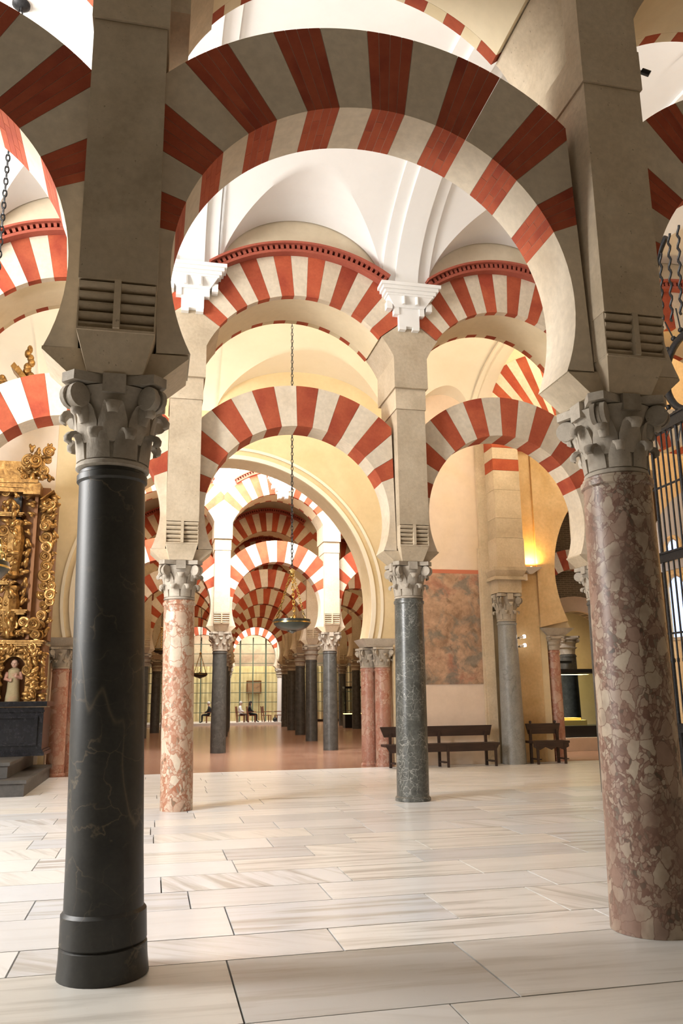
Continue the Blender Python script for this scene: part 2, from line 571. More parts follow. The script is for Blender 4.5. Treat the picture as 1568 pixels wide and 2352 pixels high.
def lower_meshes():
    if 'low' in CACHE:
        return CACHE['low']
    res = []
    for i in range(15):
        a1, a0 = LANG[i], LANG[i + 1]
        red = i % 2 == 0
        p = wedge(LC, LR, LE, a0 + 0.06, a1 - 0.06, 5, LLIM)
        p = [(x, z - Z0) for x, z in p]
        res.append((MB().prism(p, -AT, AT).mesh('brick_voussoir' if red else 'stone_voussoir', M['vred'] if red else M['vwhite']), red))
    spr = []
    for s in (-1, 1):
        lo = LANG[0] if s < 0 else LANG[15]
        lo = 180 - lo if s < 0 else lo
        a_end = math.degrees(math.asin((Z0 - LC) / LR))
        n = 12
        p = [(LR * math.cos(R(a_end + (lo - a_end) * i / n)), LC + LR * math.sin(R(a_end + (lo - a_end) * i / n))) for i in range(n + 1)]
        p += [(LLIM, LC + LLIM * math.tan(R(lo))), (LLIM, Z0)]
        p = [(s * x, z - Z0) for x, z in p]
        spr.append(MB().prism(p, -AT, AT).mesh('springer', M['vwhite'], 20))  # paler than the tan pier stone: lit brightness put into the colour
    CACHE['low'] = (res, spr)
    return CACHE['low']


def brick_meshes():
    """fine version of the brick voussoirs: mortar core and single bricks"""
    if 'bricks' in CACHE:
        return CACHE['bricks']
    out = {}
    for i in range(0, 15, 2):
        a1, a0 = LANG[i], LANG[i + 1]
        core = [(x, z - Z0) for x, z in wedge(LC, LR + 0.002, LE - 0.002, a0, a1, 5, LLIM)]
        cm = MB().prism(core, -AT + 0.002, AT - 0.002).mesh('mortar_core', M['mortar'])
        bl = []
        n = 4
        for k in range(n):
            b0 = a0 + (a1 - a0) * k / n + 0.055
            b1 = a0 + (a1 - a0) * (k + 1) / n - 0.055
            ys = [-AT, AT]
            cut = (-0.02 + 0.10 * math.sin(i * 3.1 + k * 2.3))
            ys = [-AT, cut - 0.002, cut + 0.002, AT]
            for y0, y1 in ((ys[0], ys[1]), (ys[2], ys[3])):
                p = [(x, z - Z0) for x, z in wedge(LC, LR, LE, b0, b1, 2, LLIM)]
                bl.append(MB().prism(p, y0, y1).mesh('brick', M['brick']))
        out[i] = (cm, bl)
    CACHE['bricks'] = out
    return out


def lower_arch(x, y, sp, label, group, level, dz=0.0, tilt=0.0):
    a = thing('horseshoe_arch', label, 'arch', (x, y, Z0 + dz), (0, tilt, 0), group, (sp / SP, 1, 1))
    vs, spr = lower_meshes()
    if level == 0:
        bm_ = brick_meshes()
        for i, (me, red) in enumerate(vs):
            if red:
                c = obj('brick_voussoir', bm_[i][0], a)
                for b in bm_[i][1]:
                    obj('brick', b, c)
            else:
                obj('stone_voussoir', me, a)
        for s in spr:
            obj('springer', s, a)
    elif level == 1:
        for me, red in vs:
            obj('brick_voussoir' if red else 'stone_voussoir', me, a)
        for s in spr:
            obj('springer', s, a)
    else:
        if 'lowfar' not in CACHE:
            mr, mw = MB(), MB()
            for i in range(15):
                p = [(q[0], q[1] - Z0) for q in wedge(LC, LR, LE, LANG[i + 1], LANG[i], 4, LLIM)]
                (mr if i % 2 == 0 else mw).prism(p, -AT, AT)
            CACHE['lowfar'] = (mr.mesh('brick_voussoirs', M['vred']), mw.mesh('stone_voussoirs', M['vwhite']))
        stuff(obj('brick_voussoirs', CACHE['lowfar'][0], a))
        stuff(obj('stone_voussoirs', CACHE['lowfar'][1], a))
        for s in spr:
            obj('springer', s, a)
    return a


def upper_meshes():
    if 'up' in CACHE:
        return CACHE['up']
    d = {}
    fr = []
    for i in range(15):
        p = [(x, z - UC) for x, z in wedge(UC, UR, UE, UANG[i + 1] + 0.04, UANG[i] - 0.04, 4, HALF - 0.002)]
        red = i % 2 == 0
        fr.append((p, red))
    d['front'] = [(MB().prism(p, UF, UF + 0.13).mesh('voussoir', M['vred'] if r else M['vwhite']), r) for p, r in fr]
    mr, mw = MB(), MB()
    for p, r in fr:
        (mr if r else mw).prism(p, UB - 0.13, UB)
    d['backr'] = mr.mesh('back_brick_voussoirs', M['vred'])
    d['backw'] = mw.mesh('back_stone_voussoirs', M['soffit'])
    fr2 = MB()
    fw2 = MB()
    for p, r in fr:
        (fr2 if r else fw2).prism(p, UF, UF + 0.13)
    d['frontr'] = fr2.mesh('front_brick_voussoirs', M['vred'])
    d['frontw'] = fw2.mesh('front_stone_voussoirs', M['vwhite'])
    core = [(x, z - UC) for x, z in wedge(UC, UR + 0.001, UE, UANG[15], UANG[0], 40, HALF - 0.002)]
    d['core'] = MB().prism(core, UF + 0.131, UB - 0.131).mesh('soffit', M['soffit'], 20)
    # tympanum wall above the arch
    n = 30
    lo = math.degrees(math.acos((HALF - 0.002) / UE))
    ty = [(UE * math.cos(R(lo + (180 - 2 * lo) * i / n)), UE * math.sin(R(lo + (180 - 2 * lo) * i / n)) + 0.002) for i in range(n + 1)]
    ty += [(-HALF + 0.002, 4.3), (HALF - 0.002, 4.3)]
    d['tymp'] = MB().prism(ty, UF + 0.06, UB - 0.06).mesh('tympanum', M['sand'], 20)
    # red dentilled cornice on the extrados
    mb = MB()
    la = math.degrees(math.acos(1.50 / (UE + 0.1)))
    for r0, r1, yy in ((UE, UE + 0.05, 0.15), (UE + 0.125, UE + 0.165, 0.22)):
        p = [(x, z - UC) for x, z in wedge(UC, r0 + 0.001, r1, la, 180 - la, 40)]
        mb.prism(p, UF - yy, UF + 0.06)
    p = [(x, z - UC) for x, z in wedge(UC, UE + 0.05, UE + 0.125, la, 180 - la, 40)]
    mb.prism(p, UF - 0.03, UF + 0.06)
    d['corn'] = mb.mesh('cornice', M['dentil'], 20)
    mb = MB()
    k = 34
    for i in range(k):
        a = la + (180 - 2 * la) * (i + 0.2) / k
        b = la + (180 - 2 * la) * (i + 0.75) / k
        p = [(x, z - UC) for x, z in wedge(UC, UE + 0.05, UE + 0.125, a, b, 1)]
        mb.prism(p, UF - 0.16, UF - 0.03)
    d['dent'] = mb.mesh('dentils', M['dentil'])
    CACHE['up'] = d
    return d


def upper_arch(x, y, sp, label, group, level, dz=0.0, tilt=0.0, cornice=True):
    a = thing('upper_arch', label, 'arch', (x, y, UC + dz), (0, tilt, 0), group, (sp / SP, 1, 1))
    d = upper_meshes()
    if level <= 1:
        for me, r in d['front']:
            obj('brick_voussoir' if r else 'stone_voussoir', me, a)
    else:
        stuff(obj('front_brick_voussoirs', d['frontr'], a))
        stuff(obj('front_stone_voussoirs', d['frontw'], a))
    stuff(obj('back_brick_voussoirs', d['backr'], a))
    stuff(obj('back_stone_voussoirs', d['backw'], a))
    obj('soffit', d['core'], a)
    obj('tympanum', d['tymp'], a)
    if cornice:
        c = obj('cornice', d['corn'], a)
        stuff(obj('dentils', d['dent'], c))
    return a


def pier_meshes():
    if 'pier' in CACHE:
        return CACHE['pier']
    d = {}
    yf = -0.45
    mb = MB().box(-PW, PW, yf, 0.45, 0.34, 2.37)
    mb.box(-PW, PW, -AT - 0.02, 0.45, 0.0, 0.34)
    d['body'] = mb.mesh('pier_shaft', M['stone'])
    mb = MB().box(-PW - 0.015, PW + 0.015, yf - 0.02, 0.47, 2.374, 2.742)
    d['block'] = mb.mesh('pier_block', M['stone'])
    # flaring springer block shared by both upper arches
    zb = PZ + 2.745
    n = 12
    hw0 = HALF - math.sqrt(UR ** 2 - (zb - UC) ** 2)
    a_lo = math.degrees(math.asin((zb - UC) / UR))
    a_hi = UANG[15]
    side = []
    for i in range(n + 1):
        a = a_lo + (a_hi - a_lo) * i / n
        side.append((HALF - UR * math.cos(R(a)), UC + UR * math.sin(R(a)) - PZ))
    side = [(max(px, 0.30), pz) for px, pz in side]
    top = (0, UC + (HALF) * math.tan(R(a_hi)) - PZ)
    poly = side + [top] + [(-px, pz) for px, pz in side[::-1]]
    d['spring'] = MB().prism(poly, UF, UB).mesh('upper_springer', M['stone'], 20)
    # modillion: stacked rolls with a centre fillet
    n_ = 5
    rolls = MB()
    one = MB()
    h = 0.34 / n_
    pr = []
    for k in range(7):
        a = -PI / 2 + PI * k / 6
        pr.append((h * 0.5 + h * 0.46 * math.sin(a), -0.055 * math.cos(a)))
    vs, fs = [], []
    for z, yv in pr:
        vs += [(-0.112, yv, z), (0.112, yv, z)]
    vs += [(-0.112, 0.1, h * 0.96), (0.112, 0.1, h * 0.96), (-0.112, 0.1, h * 0.04), (0.112, 0.1, h * 0.04)]
    L = len(pr) + 2
    for k in range(L - 1):
        fs.append((2 * k, 2 * k + 1, 2 * k + 3, 2 * k + 2))
    fs.append((2 * L - 2, 2 * L - 1, 1, 0))
    fs.append(tuple(2 * k for k in range(L)))
    fs.append(tuple(2 * k + 1 for k in range(L - 1, -1, -1)))
    one.add(vs, fs)
    d['roll'] = one.mesh('roll', M['stone'], 40)
    d['rollpos'] = [(sx * 0.135, -0.36 - 0.011 * k, h * k) for k in range(n_) for sx in (-1, 1)]
    for (px, py, pz) in d['rollpos']:
        rolls.add([(a + px, b + py, c + pz) for a, b, c in vs], fs)
    d['rolls'] = rolls.mesh('rolls', M['stone'], 40)
    mb = MB().box(-0.245, 0.245, -0.35, -0.2, 0.0, 0.34)
    mb.box(-0.022, 0.022, -0.462, -0.2, 0.0, 0.345)
    mb.box(-0.25, 0.25, -0.44, -0.2, -0.018, 0.0)
    mb.box(-0.252, -0.243, -0.43, -0.2, 0, 0.34)
    mb.box(0.243, 0.252, -0.43, -0.2, 0, 0.34)
    d['mod'] = mb.mesh('modillion', M['stone'])
    CACHE['pier'] = d
    return d


def pier(x, y, label, group, level, dz=0.0, rotz=0.0, uo=None):
    p = thing('stone_pier', label, 'pier', (x, y, PZ + dz), (0, 0, rotz), group)
    d = pier_meshes()
    obj('pier_shaft', d['body'], p)
    obj('pier_block', d['block'], p)
    obj('upper_springer', d['spring'], p, (uo[0], uo[1], 0) if uo else (0, 0, 0))
    if uo:
        if 'pext' not in CACHE:
            CACHE['pext'] = MB().box(-PW - 0.01, PW + 0.01, -0.46, UF + uo[1] - 0.002, 2.75, 5.2).mesh('pier_extension', M['stone'])
        obj('pier_extension', CACHE['pext'], p)
    m = obj('modillion', d['mod'], p)
    if level == 0:
        for q in d['rollpos']:
            obj('roll', d['roll'], m, q)
    else:
        stuff(obj('rolls', d['rolls'], m))
    return p


def leaf_mesh(name, z0, z1, r0, r1, out, w0, drop):
    """a smooth capital leaf hugging the bell, its tip curling outward"""
    path = []
    for i in range(7):
        t_ = i / 6
        path.append((r0 + (r1 - r0) * t_ + 0.012, z0 + (z1 - z0) * t_))
    cx, cz, rr = r1 + 0.012 + out * 0.5, z1, out * 0.5
    for i in range(1, 6):
        a = PI - PI * 1.15 * i / 5
        path.append((cx + rr * math.cos(a), cz + drop * math.sin(a)))
    n = len(path)
    nu = 7
    vs = []
    for side in (0, 1):
        for j, (r, z) in enumerate(path):
            w_ = w0 * (1.0 if j < 5 else (1 - 0.09 * (j - 4)))
            for i in range(nu):
                u = -1 + 2 * i / (nu - 1)
                ang = u * w_ / max(r, 0.2)
                rr_ = r - 0.018 * u * u * (j / n) - (0.028 if side else 0)
                zz = z - (0.016 * (side if j >= 7 else 0))
                vs.append((rr_ * math.cos(ang), rr_ * math.sin(ang), zz))
    fs = []
    off = n * nu
    for j in range(n - 1):
        for i in range(nu - 1):
            a = j * nu + i
            fs.append((a, a + 1, a + nu + 1, a + nu))
            fs.append((off + a + nu, off + a + nu + 1, off + a + 1, off + a))
    for j in range(n - 1):
        a, b = j * nu, (j + 1) * nu
        fs.append((a, b, off + b, off + a))
        a, b = j * nu + nu - 1, (j + 1) * nu + nu - 1
        fs.append((b, a, off + a, off + b))
    for i in range(nu - 1):
        a = (n - 1) * nu + i
        fs.append((a, a + 1, off + a + 1, off + a))
        fs.append((i + 1, i, off + i, off + i + 1))
    return MB().add(vs, fs).mesh(name, M['capital'], 50)


def capital_meshes():
    if 'cap' in CACHE:
        return CACHE['cap']
    d = {}
    mb = MB().lathe([(0.225, 0.0), (0.245, 0.012), (0.245, 0.035), (0.228, 0.05), (0.228, 0.25), (0.245, 0.38), (0.29, 0.50), (0.31, 0.535)], 24)
    d['bell'] = mb.mesh('bell', M['capital'], 40)
    d['leaf1'] = leaf_mesh('leaf', 0.05, 0.20, 0.228, 0.250, 0.085, 0.085, 0.045)
    d['leaf2'] = leaf_mesh('leaf', 0.16, 0.37, 0.235, 0.268, 0.095, 0.10, 0.05)
    # corner volute: spiral drum on a stalk, axis tangential
    mb = MB()
    pts = []
    for i in range(22):
        a = PI * 0.5 + i * 0.42
        r = 0.078 * (1 - i / 30)
        pts.append((0.355 + r * math.cos(-a), 0, 0.455 + r * math.sin(-a) * -1))
    mb.tube(pts, [0.03 * (1 - i / 40) for i in range(22)], 6)
    for yy in (-0.055, 0.02):
        mb.add([(0.355 + 0.082 * math.cos(2 * PI * k / 18), yy, 0.455 + 0.082 * math.sin(2 * PI * k / 18)) for k in range(18)] +
               [(0.355 + 0.082 * math.cos(2 * PI * k / 18), yy + 0.035, 0.455 + 0.082 * math.sin(2 * PI * k / 18)) for k in range(18)],
               [tuple(range(18)), tuple(range(35, 17, -1))] + [((k + 1) % 18, k, 18 + k, 18 + (k + 1) % 18) for k in range(18)])
    mb.tube([(0.25, 0, 0.30), (0.30, 0, 0.42), (0.345, 0, 0.515)], [0.045, 0.05, 0.03], 8)
    d['volute'] = mb.mesh('volute', M['capital'], 50)
    # abacus with concave sides
    poly = []
    for q in range(4):
        base = PI / 4 + q * PI / 2
        c0 = Vector((0.425 * math.cos(base - 0.14), 0.425 * math.sin(base - 0.14)))
        c1 = Vector((0.425 * math.cos(base + 0.14), 0.425 * math.sin(base + 0.14)))
        nx = Vector((0.425 * math.cos(base + PI / 2 - 0.14), 0.425 * math.sin(base + PI / 2 - 0.14)))
        poly += [c0, c1]
        for i in range(1, 6):
            p = c1.lerp(nx, i / 6)
            s_ = math.sin(PI * i / 6) * 0.085
            poly.append(p - p.normalized() * s_)
    nn_ = len(poly)
    mb = MB()
    vs = [(p.x, p.y, 0.545) for p in poly] + [(p.x, p.y, 0.61) for p in poly]
    fs = [tuple(range(nn_ - 1, -1, -1)), tuple(range(nn_, 2 * nn_))] + [(i, (i + 1) % nn_, nn_ + (i + 1) % nn_, nn_ + i) for i in range(nn_)]
    mb.add(vs, fs)
    d['abacus'] = mb.mesh('abacus', M['capital'])
    mb = MB().box(0.20, 0.315, -0.075, 0.075, 0.48, 0.609)
    d['fleuron'] = mb.mesh('fleuron', M['capital'])
    mb = MB()
    mb.frus((-0.30, 0.30, -0.245, 0.245), (-0.482, 0.482, -0.25, 0.25), 0.612, 0.775)
    mb.box(-0.482, 0.482, -0.25, 0.25, 0.775, 0.795)
    mb.frus((-0.18, 0.18, -0.30, 0.30), (-0.25, 0.25, -0.43, 0.43), 0.614, 0.855)
    d['impost'] = mb.mesh('impost_block', M['stone'])
    # everything of the carving in one mesh for far columns
    far = MB()
    far.lathe([(0.225, 0.0), (0.245, 0.012), (0.245, 0.035), (0.24, 0.05), (0.26, 0.18), (0.33, 0.23), (0.27, 0.25), (0.28, 0.36), (0.36, 0.42), (0.31, 0.44), (0.38, 0.5), (0.36, 0.54)], 12)
    far.add(vs, fs)
    for q in range(4):
        a = q * PI / 2 + PI / 4
        far.ball((0.37 * math.cos(a), 0.37 * math.sin(a), 0.46), 0.075, n=6, k=4)
    d['far'] = far.mesh('capital', M['capital'], 40)
    CACHE['cap'] = d
    return d


def shaft_mesh(key, mat, r0, r1, h, foot, n=32):
    k = ('shaft', key)
    if k in CACHE:
        return CACHE[k]
    pr = []
    if foot == 1:      # worn double foot of the black column
        pr = [(r0 * 1.16, 0.0), (r0 * 1.12, 0.10), (r0 * 1.11, 0.17), (r0 * 1.06, 0.178), (r0 * 1.105, 0.19), (r0 * 1.09, 0.355), (r0 * 1.02, 0.375)]
    elif foot == 2:
        pr = [(r0 * 1.10, 0.0), (r0 * 1.09, 0.05), (r0 * 1.0, 0.075)]
    elif foot == 3:
        pr = [(r0 * 1.04, 0.0)]
    else:
        pr = [(r0, 0.0)]
    for i in range(1, 9):
        t_ = i / 8
        pr.append((r0 + (r1 - r0) * t_ ** 1.3, 0.38 + (h - 0.38 - 0.09) * t_))
    pr += [(r1 * 1.0, h - 0.085), (r1 * 1.07, h - 0.07), (r1 * 1.07, h - 0.03), (r1 * 1.0, h - 0.02), (r1, h)]
    CACHE[k] = MB().lathe(pr, n).mesh('shaft', mat, 35)
    return CACHE[k]


def column(x, y, label, group, level, key, mat, r0=0.245, r1=0.222, h=3.205, foot=0, lean=(0, 0), capsc=1.0, mirror=0.0):
    c = thing('marble_column', label, 'column', (x, y, 0), (0, 0, 0), group)
    sh = obj('shaft', shaft_mesh(key, mat, r0, r1, h, foot, 36 if level == 0 else 20), c, (0, 0, 0), (0, math.atan2(lean[0], h), random.random() * 0.01))
    d = capital_meshes()
    if level <= 1:
        cap = obj('capital', d['bell'], c, (lean[0], lean[1], h), (0, 0, mirror), (capsc, capsc, 1))
        for k in range(8):
            obj('leaf', d['leaf1'], cap, (0, 0, 0), (0, 0, k * PI / 4 + PI / 8))
            obj('leaf', d['leaf2'], cap, (0, 0, 0), (0, 0, k * PI / 4))
        for k in range(4):
            obj('volute', d['volute'], cap, (0, 0, 0), (0, 0, k * PI / 2 + PI / 4))
            obj('fleuron', d['fleuron'], cap, (0, 0, 0), (0, 0, k * PI / 2))
        obj('abacus', d['abacus'], cap)
    else:
        cap = obj('capital', d['far'], c, (lean[0], lean[1], h))
    obj('impost_block', d['impost'], c, (lean[0], lean[1], h))
    return c


def row(y, xs, level, rowname, shafts, cornice=True, dzs=None, skip_col=(), names=None, uo=None):
    """one arcade: columns, piers, lower and upper arches"""
    n = len(xs)
    dzs = dzs or [0.0] * n
    for i, x in enumerate(xs):
        if i in skip_col:
            continue
        key, mat, r0, r1, foot, lean, desc, lv = shafts[i]
        which = names[0][i] if names else '%s from the left in %s' % (ORD[i], rowname)
        column(x, y, '%s, %s' % (desc, which), 'columns of ' + rowname, lv, key, mat, r0, r1, 3.16 + dzs[i], foot, lean)
        pier(x + lean[0], y, 'square stone pier with rolled modillion, %s' % which, 'piers of ' + rowname, min(lv, level), dzs[i], 0.0, uo)
    for i in range(n - 1):
        xm = (xs[i] + shafts[i][5][0] + xs[i + 1] + shafts[i + 1][5][0]) / 2
        sp = xs[i + 1] + shafts[i + 1][5][0] - xs[i] - shafts[i][5][0]
        dz = (dzs[i] + dzs[i + 1]) / 2
        tl = -math.atan2(dzs[i + 1] - dzs[i], sp)
        which = names[1][i] if names else '%s from the left in %s' % (ORD[i], rowname)
        lower_arch(xm, y, sp, 'lower red-striped horseshoe arch, %s' % which, 'lower arches of ' + rowname, level, dz, tl)
        upper_arch(xm + (uo[0] if uo else 0), y + (uo[1] if uo else 0), sp, 'upper red-striped round arch, %s' % which, 'upper arches of ' + rowname, max(level, 1), dz, tl, cornice)


# ------------------------------------------------------------------ structure: floors
YJ = [2.0, 2.9, 3.85, 4.66, 5.74, 6.30, 7.14, 7.78, 8.45, 9.1, 9.75, 10.4, 11.05, 11.7, 12.35, 13.0, 13.7, 14.4]
fl = struct(obj('floor', MB().box(-7, 14, 1.5, 20.0, -0.12, -0.035).mesh('floor', M['grout'])))
rnd = random.Random(5)


def slab(y0, y1, x0, x1, mat, ga=0.004):
    me = MB().frus((x0 + ga, x1 - ga, y0 + ga, y1 - ga), (x0 + ga + 0.002, x1 - ga - 0.002, y0 + ga + 0.002, y1 - ga - 0.002), -0.03, 0.0).mesh('marble_slab', mat)
    me.transform(Matrix.Translation((-(x0 + x1) / 2, -(y0 + y1) / 2, 0)))
    return me


for j in range(len(YJ) - 1):
    y0, y1 = YJ[j], YJ[j + 1]
    x = -5.2 - rnd.random() * 1.2
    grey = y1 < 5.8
    while x < 12.0:
        L = rnd.uniform(1.5, 2.6) if grey else rnd.uniform(0.75, 2.2)
        x1 = x + L
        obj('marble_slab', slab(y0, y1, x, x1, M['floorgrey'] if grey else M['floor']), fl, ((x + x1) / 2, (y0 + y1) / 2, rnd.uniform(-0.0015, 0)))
        x = x1
mb = MB()
y0 = YJ[-1]
while y0 < 19.9:
    y1 = min(y0 + rnd.uniform(0.55, 0.7), 19.95)
    x = -6 - rnd.random()
    while x < 13:
        x1 = x + rnd.uniform(0.8, 2.2)
        mb.frus((x + .005, x1 - .005, y0 + .005, y1 - .005), (x + .006, x1 - .006, y0 + .006, y1 - .006), -0.03, 0.0)
        x = x1
    y0 = y1
stuff(obj('far_marble_slabs', mb.mesh('far_marble_slabs', M['floor']), fl))
struct(obj('floor', MB().box(-22, 30, 19.99, 70, -0.12, -0.002).mesh('floor', M['redfloor'])))

# ------------------------------------------------------------------ structure: vaults


def vault(name, X0, X1, Yc, half, zs, rise, mat, lunS, lunN, dx=0.06):
    xs = set()
    x = X0
    while x < X1:
        xs.add(round(x, 4))
        x += dx
    xs.add(X1)
    for xc, hw, rl, sl in lunS + lunN:
        for s in (-1, 1):
            xs.add(round(xc + s * hw, 4))
    xs = sorted(q for q in xs if X0 <= q <= X1)
    mb = MB()
    zb = lambda t_: zs + rise * math.sqrt(max(0, 1 - (t_ / half) ** 2))
    n1, n2 = 22, 14
    N = 2 * (n1 + n2) + 1
    vs = []
    for x in xs:
        cols = []
        for sgn, lun in ((-1, lunS), (1, lunN)):
            ti = half
            zl = None
            for xc, hw, rl, sl in lun:
                if abs(x - xc) < hw:
                    q = rl * math.sqrt(1 - ((x - xc) / hw) ** 2)
                    zl = (lambda t_, q=q, sl=sl: zs + q + sl * (half - t_))
            if zl:
                lo, hi = 0.0, half
                if zb(0) > zl(0):
                    for _ in range(40):
                        mi = (lo + hi) / 2
                        if zb(mi) > zl(mi):
                            lo = mi
                        else:
                            hi = mi
                ti = lo
            pts = []
            for j in range(n1 + 1):
                t_ = ti * math.sin(PI / 2 * j / n1) if not zl else ti * j / n1
                pts.append((sgn * t_, zb(t_)))
            for j in range(1, n2 + 1):
                t_ = ti + (half - ti) * j / n2
                pts.append((sgn * t_, zl(t_) if zl else zb(t_)))
            cols.append(pts)
        line = cols[0][::-1] + cols[1][1:]
        vs += [(x, Yc + a, b) for a, b in line]
    fs = []
    for i in range(len(xs) - 1):
        for j in range(N - 1):
            a = i * N + j
            fs.append((a, a + 1, a + N + 1, a + N))
    me = MB().add(vs, fs).mesh(name, mat, 28, True)
    return struct(obj(name, me))


def vault_rib(x, Yc, half, zs, rise, mat, name='vault_rib', w=0.86):
    vs, fs = [], []
    mb = MB()
    for hw, th in ((w / 2, 0.06), (w / 4.2, 0.13)):
        L = 40
        vs, fs = [], []
        for i in range(L + 1):
            a = PI * i / L
            for k in (0.0, th):
                t_ = -(half - k) * math.cos(a)
                z = zs + (rise - k) * math.sin(a)
                vs += [(-hw, t_, z), (hw, t_, z)]
        for i in range(L):
            a = 4 * i
            b = a + 4
            fs += [(a + 2, a + 3, b + 3, b + 2), (a, b, b + 1, a + 1), (a, a + 2, b + 2, b), (a + 3, a + 1, b + 1, b + 3)]
        mb.add(vs, fs)
    return mb.mesh(name, mat, 30)


XA = [-4.02, -0.23, 3.50, 7.25]
XB = [-3.30, 0.42, 4.16, 7.78, 11.5]
AY, BY, CY = 5.67, 13.38, 20.0
# nave 1 vault: white, with lunettes over every bay
VZ, VR = 8.62, 1.70
lunA = [((XA[i] + XA[i + 1]) / 2, 1.46, 1.22, 0.11) for i in range(3)]
lunB = [((XB[i] + XB[i + 1]) / 2, 1.46, 1.22, 0.11) for i in range(4)]
v1 = vault('ceiling', -8, 12, (AY + BY) / 2 + 0.0, 3.36, VZ, VR, M['white'], lunA, lunB)
rib = vault_rib(0, 0, 3.36, VZ, VR, M['white'])
for x in XB[:4]:
    r_ = obj('vault_rib', rib, v1, (x - 0.03, (AY + BY) / 2, 0))
# nave 2 vault: cream
lunC = [(3.55, 2.25, 1.35, 0.05), (7.35, 0.9, 1.0, 0.05), (-1.2, 1.8, 1.2, 0.05)]
lunB2 = [((XB[i] + XB[i + 1]) / 2, 1.46, 1.22, 0.11) for i in range(4)]
v2 = vault('ceiling', -8, 8.3, (BY + CY) / 2 + 0.24, 3.08, VZ, VR, M['cream'], lunB2, lunC)
# nave 3 vault
XD = [2.09 + 3.63 * k for k in range(-3, 5)]
DY = 27.2
lunD = [((XD[i] + XD[i + 1]) / 2, 1.45, 1.22, 0.11) for i in range(7)]
v3 = vault('ceiling', -10, 16, (20.8 + 26.7) / 2, 2.95, VZ, VR, M['white'], [], lunD)
# flat dark ceilings over the deeper naves
struct(obj('ceiling', MB().box(-22, 30, DY + 0.6, 66, 10.6, 10.9).mesh('ceiling', M['sand'])))

# ------------------------------------------------------------------ front arcade
SA = [
    ('a_', M['black'], 0.245, 0.225, 3, (0, 0), 'dark marble column', 1),
    ('a0', M['black'], 0.235, 0.218, 1, (-0.09, 0), 'black marble column with thin gold veins', 0),
    ('a1', M['breccia_brown'], 0.285, 0.258, 3, (0.02, 0), 'thick brown and cream breccia marble column', 0),
    ('a_', M['black'], 0.245, 0.225, 3, (0, 0), 'dark marble column', 1),
]
row(AY, XA, 0, 'the shaded front arcade', SA, cornice=False, dzs=[-0.05, -0.03, 0.10, 0.14], skip_col=(0, 3), uo=(0.12, 0.30),
    names=[['', 'left side of the shaded front arcade', 'right side of the shaded front arcade', ''],
           ['cut by the left edge of the front arcade', 'large one spanning the middle of the front arcade', 'cut by the right edge of the front arcade']])

# ------------------------------------------------------------------ second arcade
SB = [
    ('bg', M['greydark'], 0.25, 0.235, 0, (0, 0), 'dark grey marble column', 1),
    ('b0', M['breccia_rose'], 0.245, 0.240, 0, (-0.05, 0), 'rose and cream breccia marble column', 1),
    ('b1', M['green'], 0.262, 0.240, 2, (0.03, 0), 'grey-green white-veined marble column', 1),
    ('bg', M['greydark'], 0.25, 0.235, 0, (0, 0), 'dark grey marble column', 1),
    ('bg', M['greydark'], 0.25, 0.235, 0, (0, 0), 'dark grey marble column', 1),
]
row(BY, XB, 1, 'the second arcade', SB, dzs=[-0.03, 0.0, 0.07, 0.1, 0.1], skip_col=(0, 4),
    names=[['', 'left one in the second arcade', 'middle one in the second arcade', 'in the second arcade behind the thick breccia column', ''],
           ['left end of the second arcade, before the gilded altarpiece', 'centre of the second arcade, before the hanging lamp', 'right of centre in the second arcade, before the fresco', 'behind the iron grille in the second arcade']])

# white corbels carrying the vault ribs


def corbel_mesh():
    if 'corbel' in CACHE:
        return CACHE['corbel']
    mb = MB()
    for z0, z1, hx, d in ((0.74, 0.80, 0.54, 0.30), (0.68, 0.74, 0.50, 0.27), (0.62, 0.68, 0.46, 0.24), (0.58, 0.62, 0.42, 0.22)):
        mb.box(-hx, hx, -d, 0.12, z0, z1)
    mb.frus((-0.27, 0.27, -0.13, 0.12), (-0.40, 0.40, -0.21, 0.12), 0.40, 0.58)
    for s in (-1, 1):
        mb.box(s * 0.36 - 0.05, s * 0.36 + 0.05, -0.14, 0.12, 0.36, 0.50)
        mb.box(s * 0.23 - 0.045, s * 0.23 + 0.045, -0.12, 0.12, 0.27, 0.42)
        mb.tube([(s * 0.12, -0.20, 0.43), (s * 0.12, -0.21, 0.57)], 0.035, 8)
    mb.box(-0.185, 0.185, -0.10, 0.12, 0.06, 0.40)
    for s in (-1, 1):
        mb.box(s * 0.12 - 0.06, s * 0.12 + 0.06, -0.10, 0.12, 0.0, 0.07)
    CACHE['corbel'] = mb.mesh('corbel_body', M['white'])
    return CACHE['corbel']


for i, x in enumerate(XB[:4]):
    c = thing('vault_corbel', 'white moulded plaster corbel under a vault rib, %s' % ('above the left edge', 'seen through the left of the front arch', 'in the middle of the front arch', 'behind the right front pier')[i], 'corbel', (x, BY + UF, 7.88), (0, 0, 0), 'white corbels of the first vault')
    obj('corbel_body', corbel_mesh(), c)

# ------------------------------------------------------------------ C wall with the great horseshoe arches
GC, GR, GZ = 1.72, 3.56, 3.95      # great arch: centre x, radius, centre height
IZ = 3.06                          # impost height
HC, HR, HZ, HI = 13.30, 3.0, 4.82, 3.35   # second great arch to the right


def great(xc, r, GZ, IZ, n=60):
    a0 = math.degrees(math.asin((IZ - GZ) / r))
    return [(xc + r * math.cos(R(a0 + (180 - 2 * a0) * i / n)), GZ + r * math.sin(R(a0 + (180 - 2 * a0) * i / n))) for i in range(n + 1)]


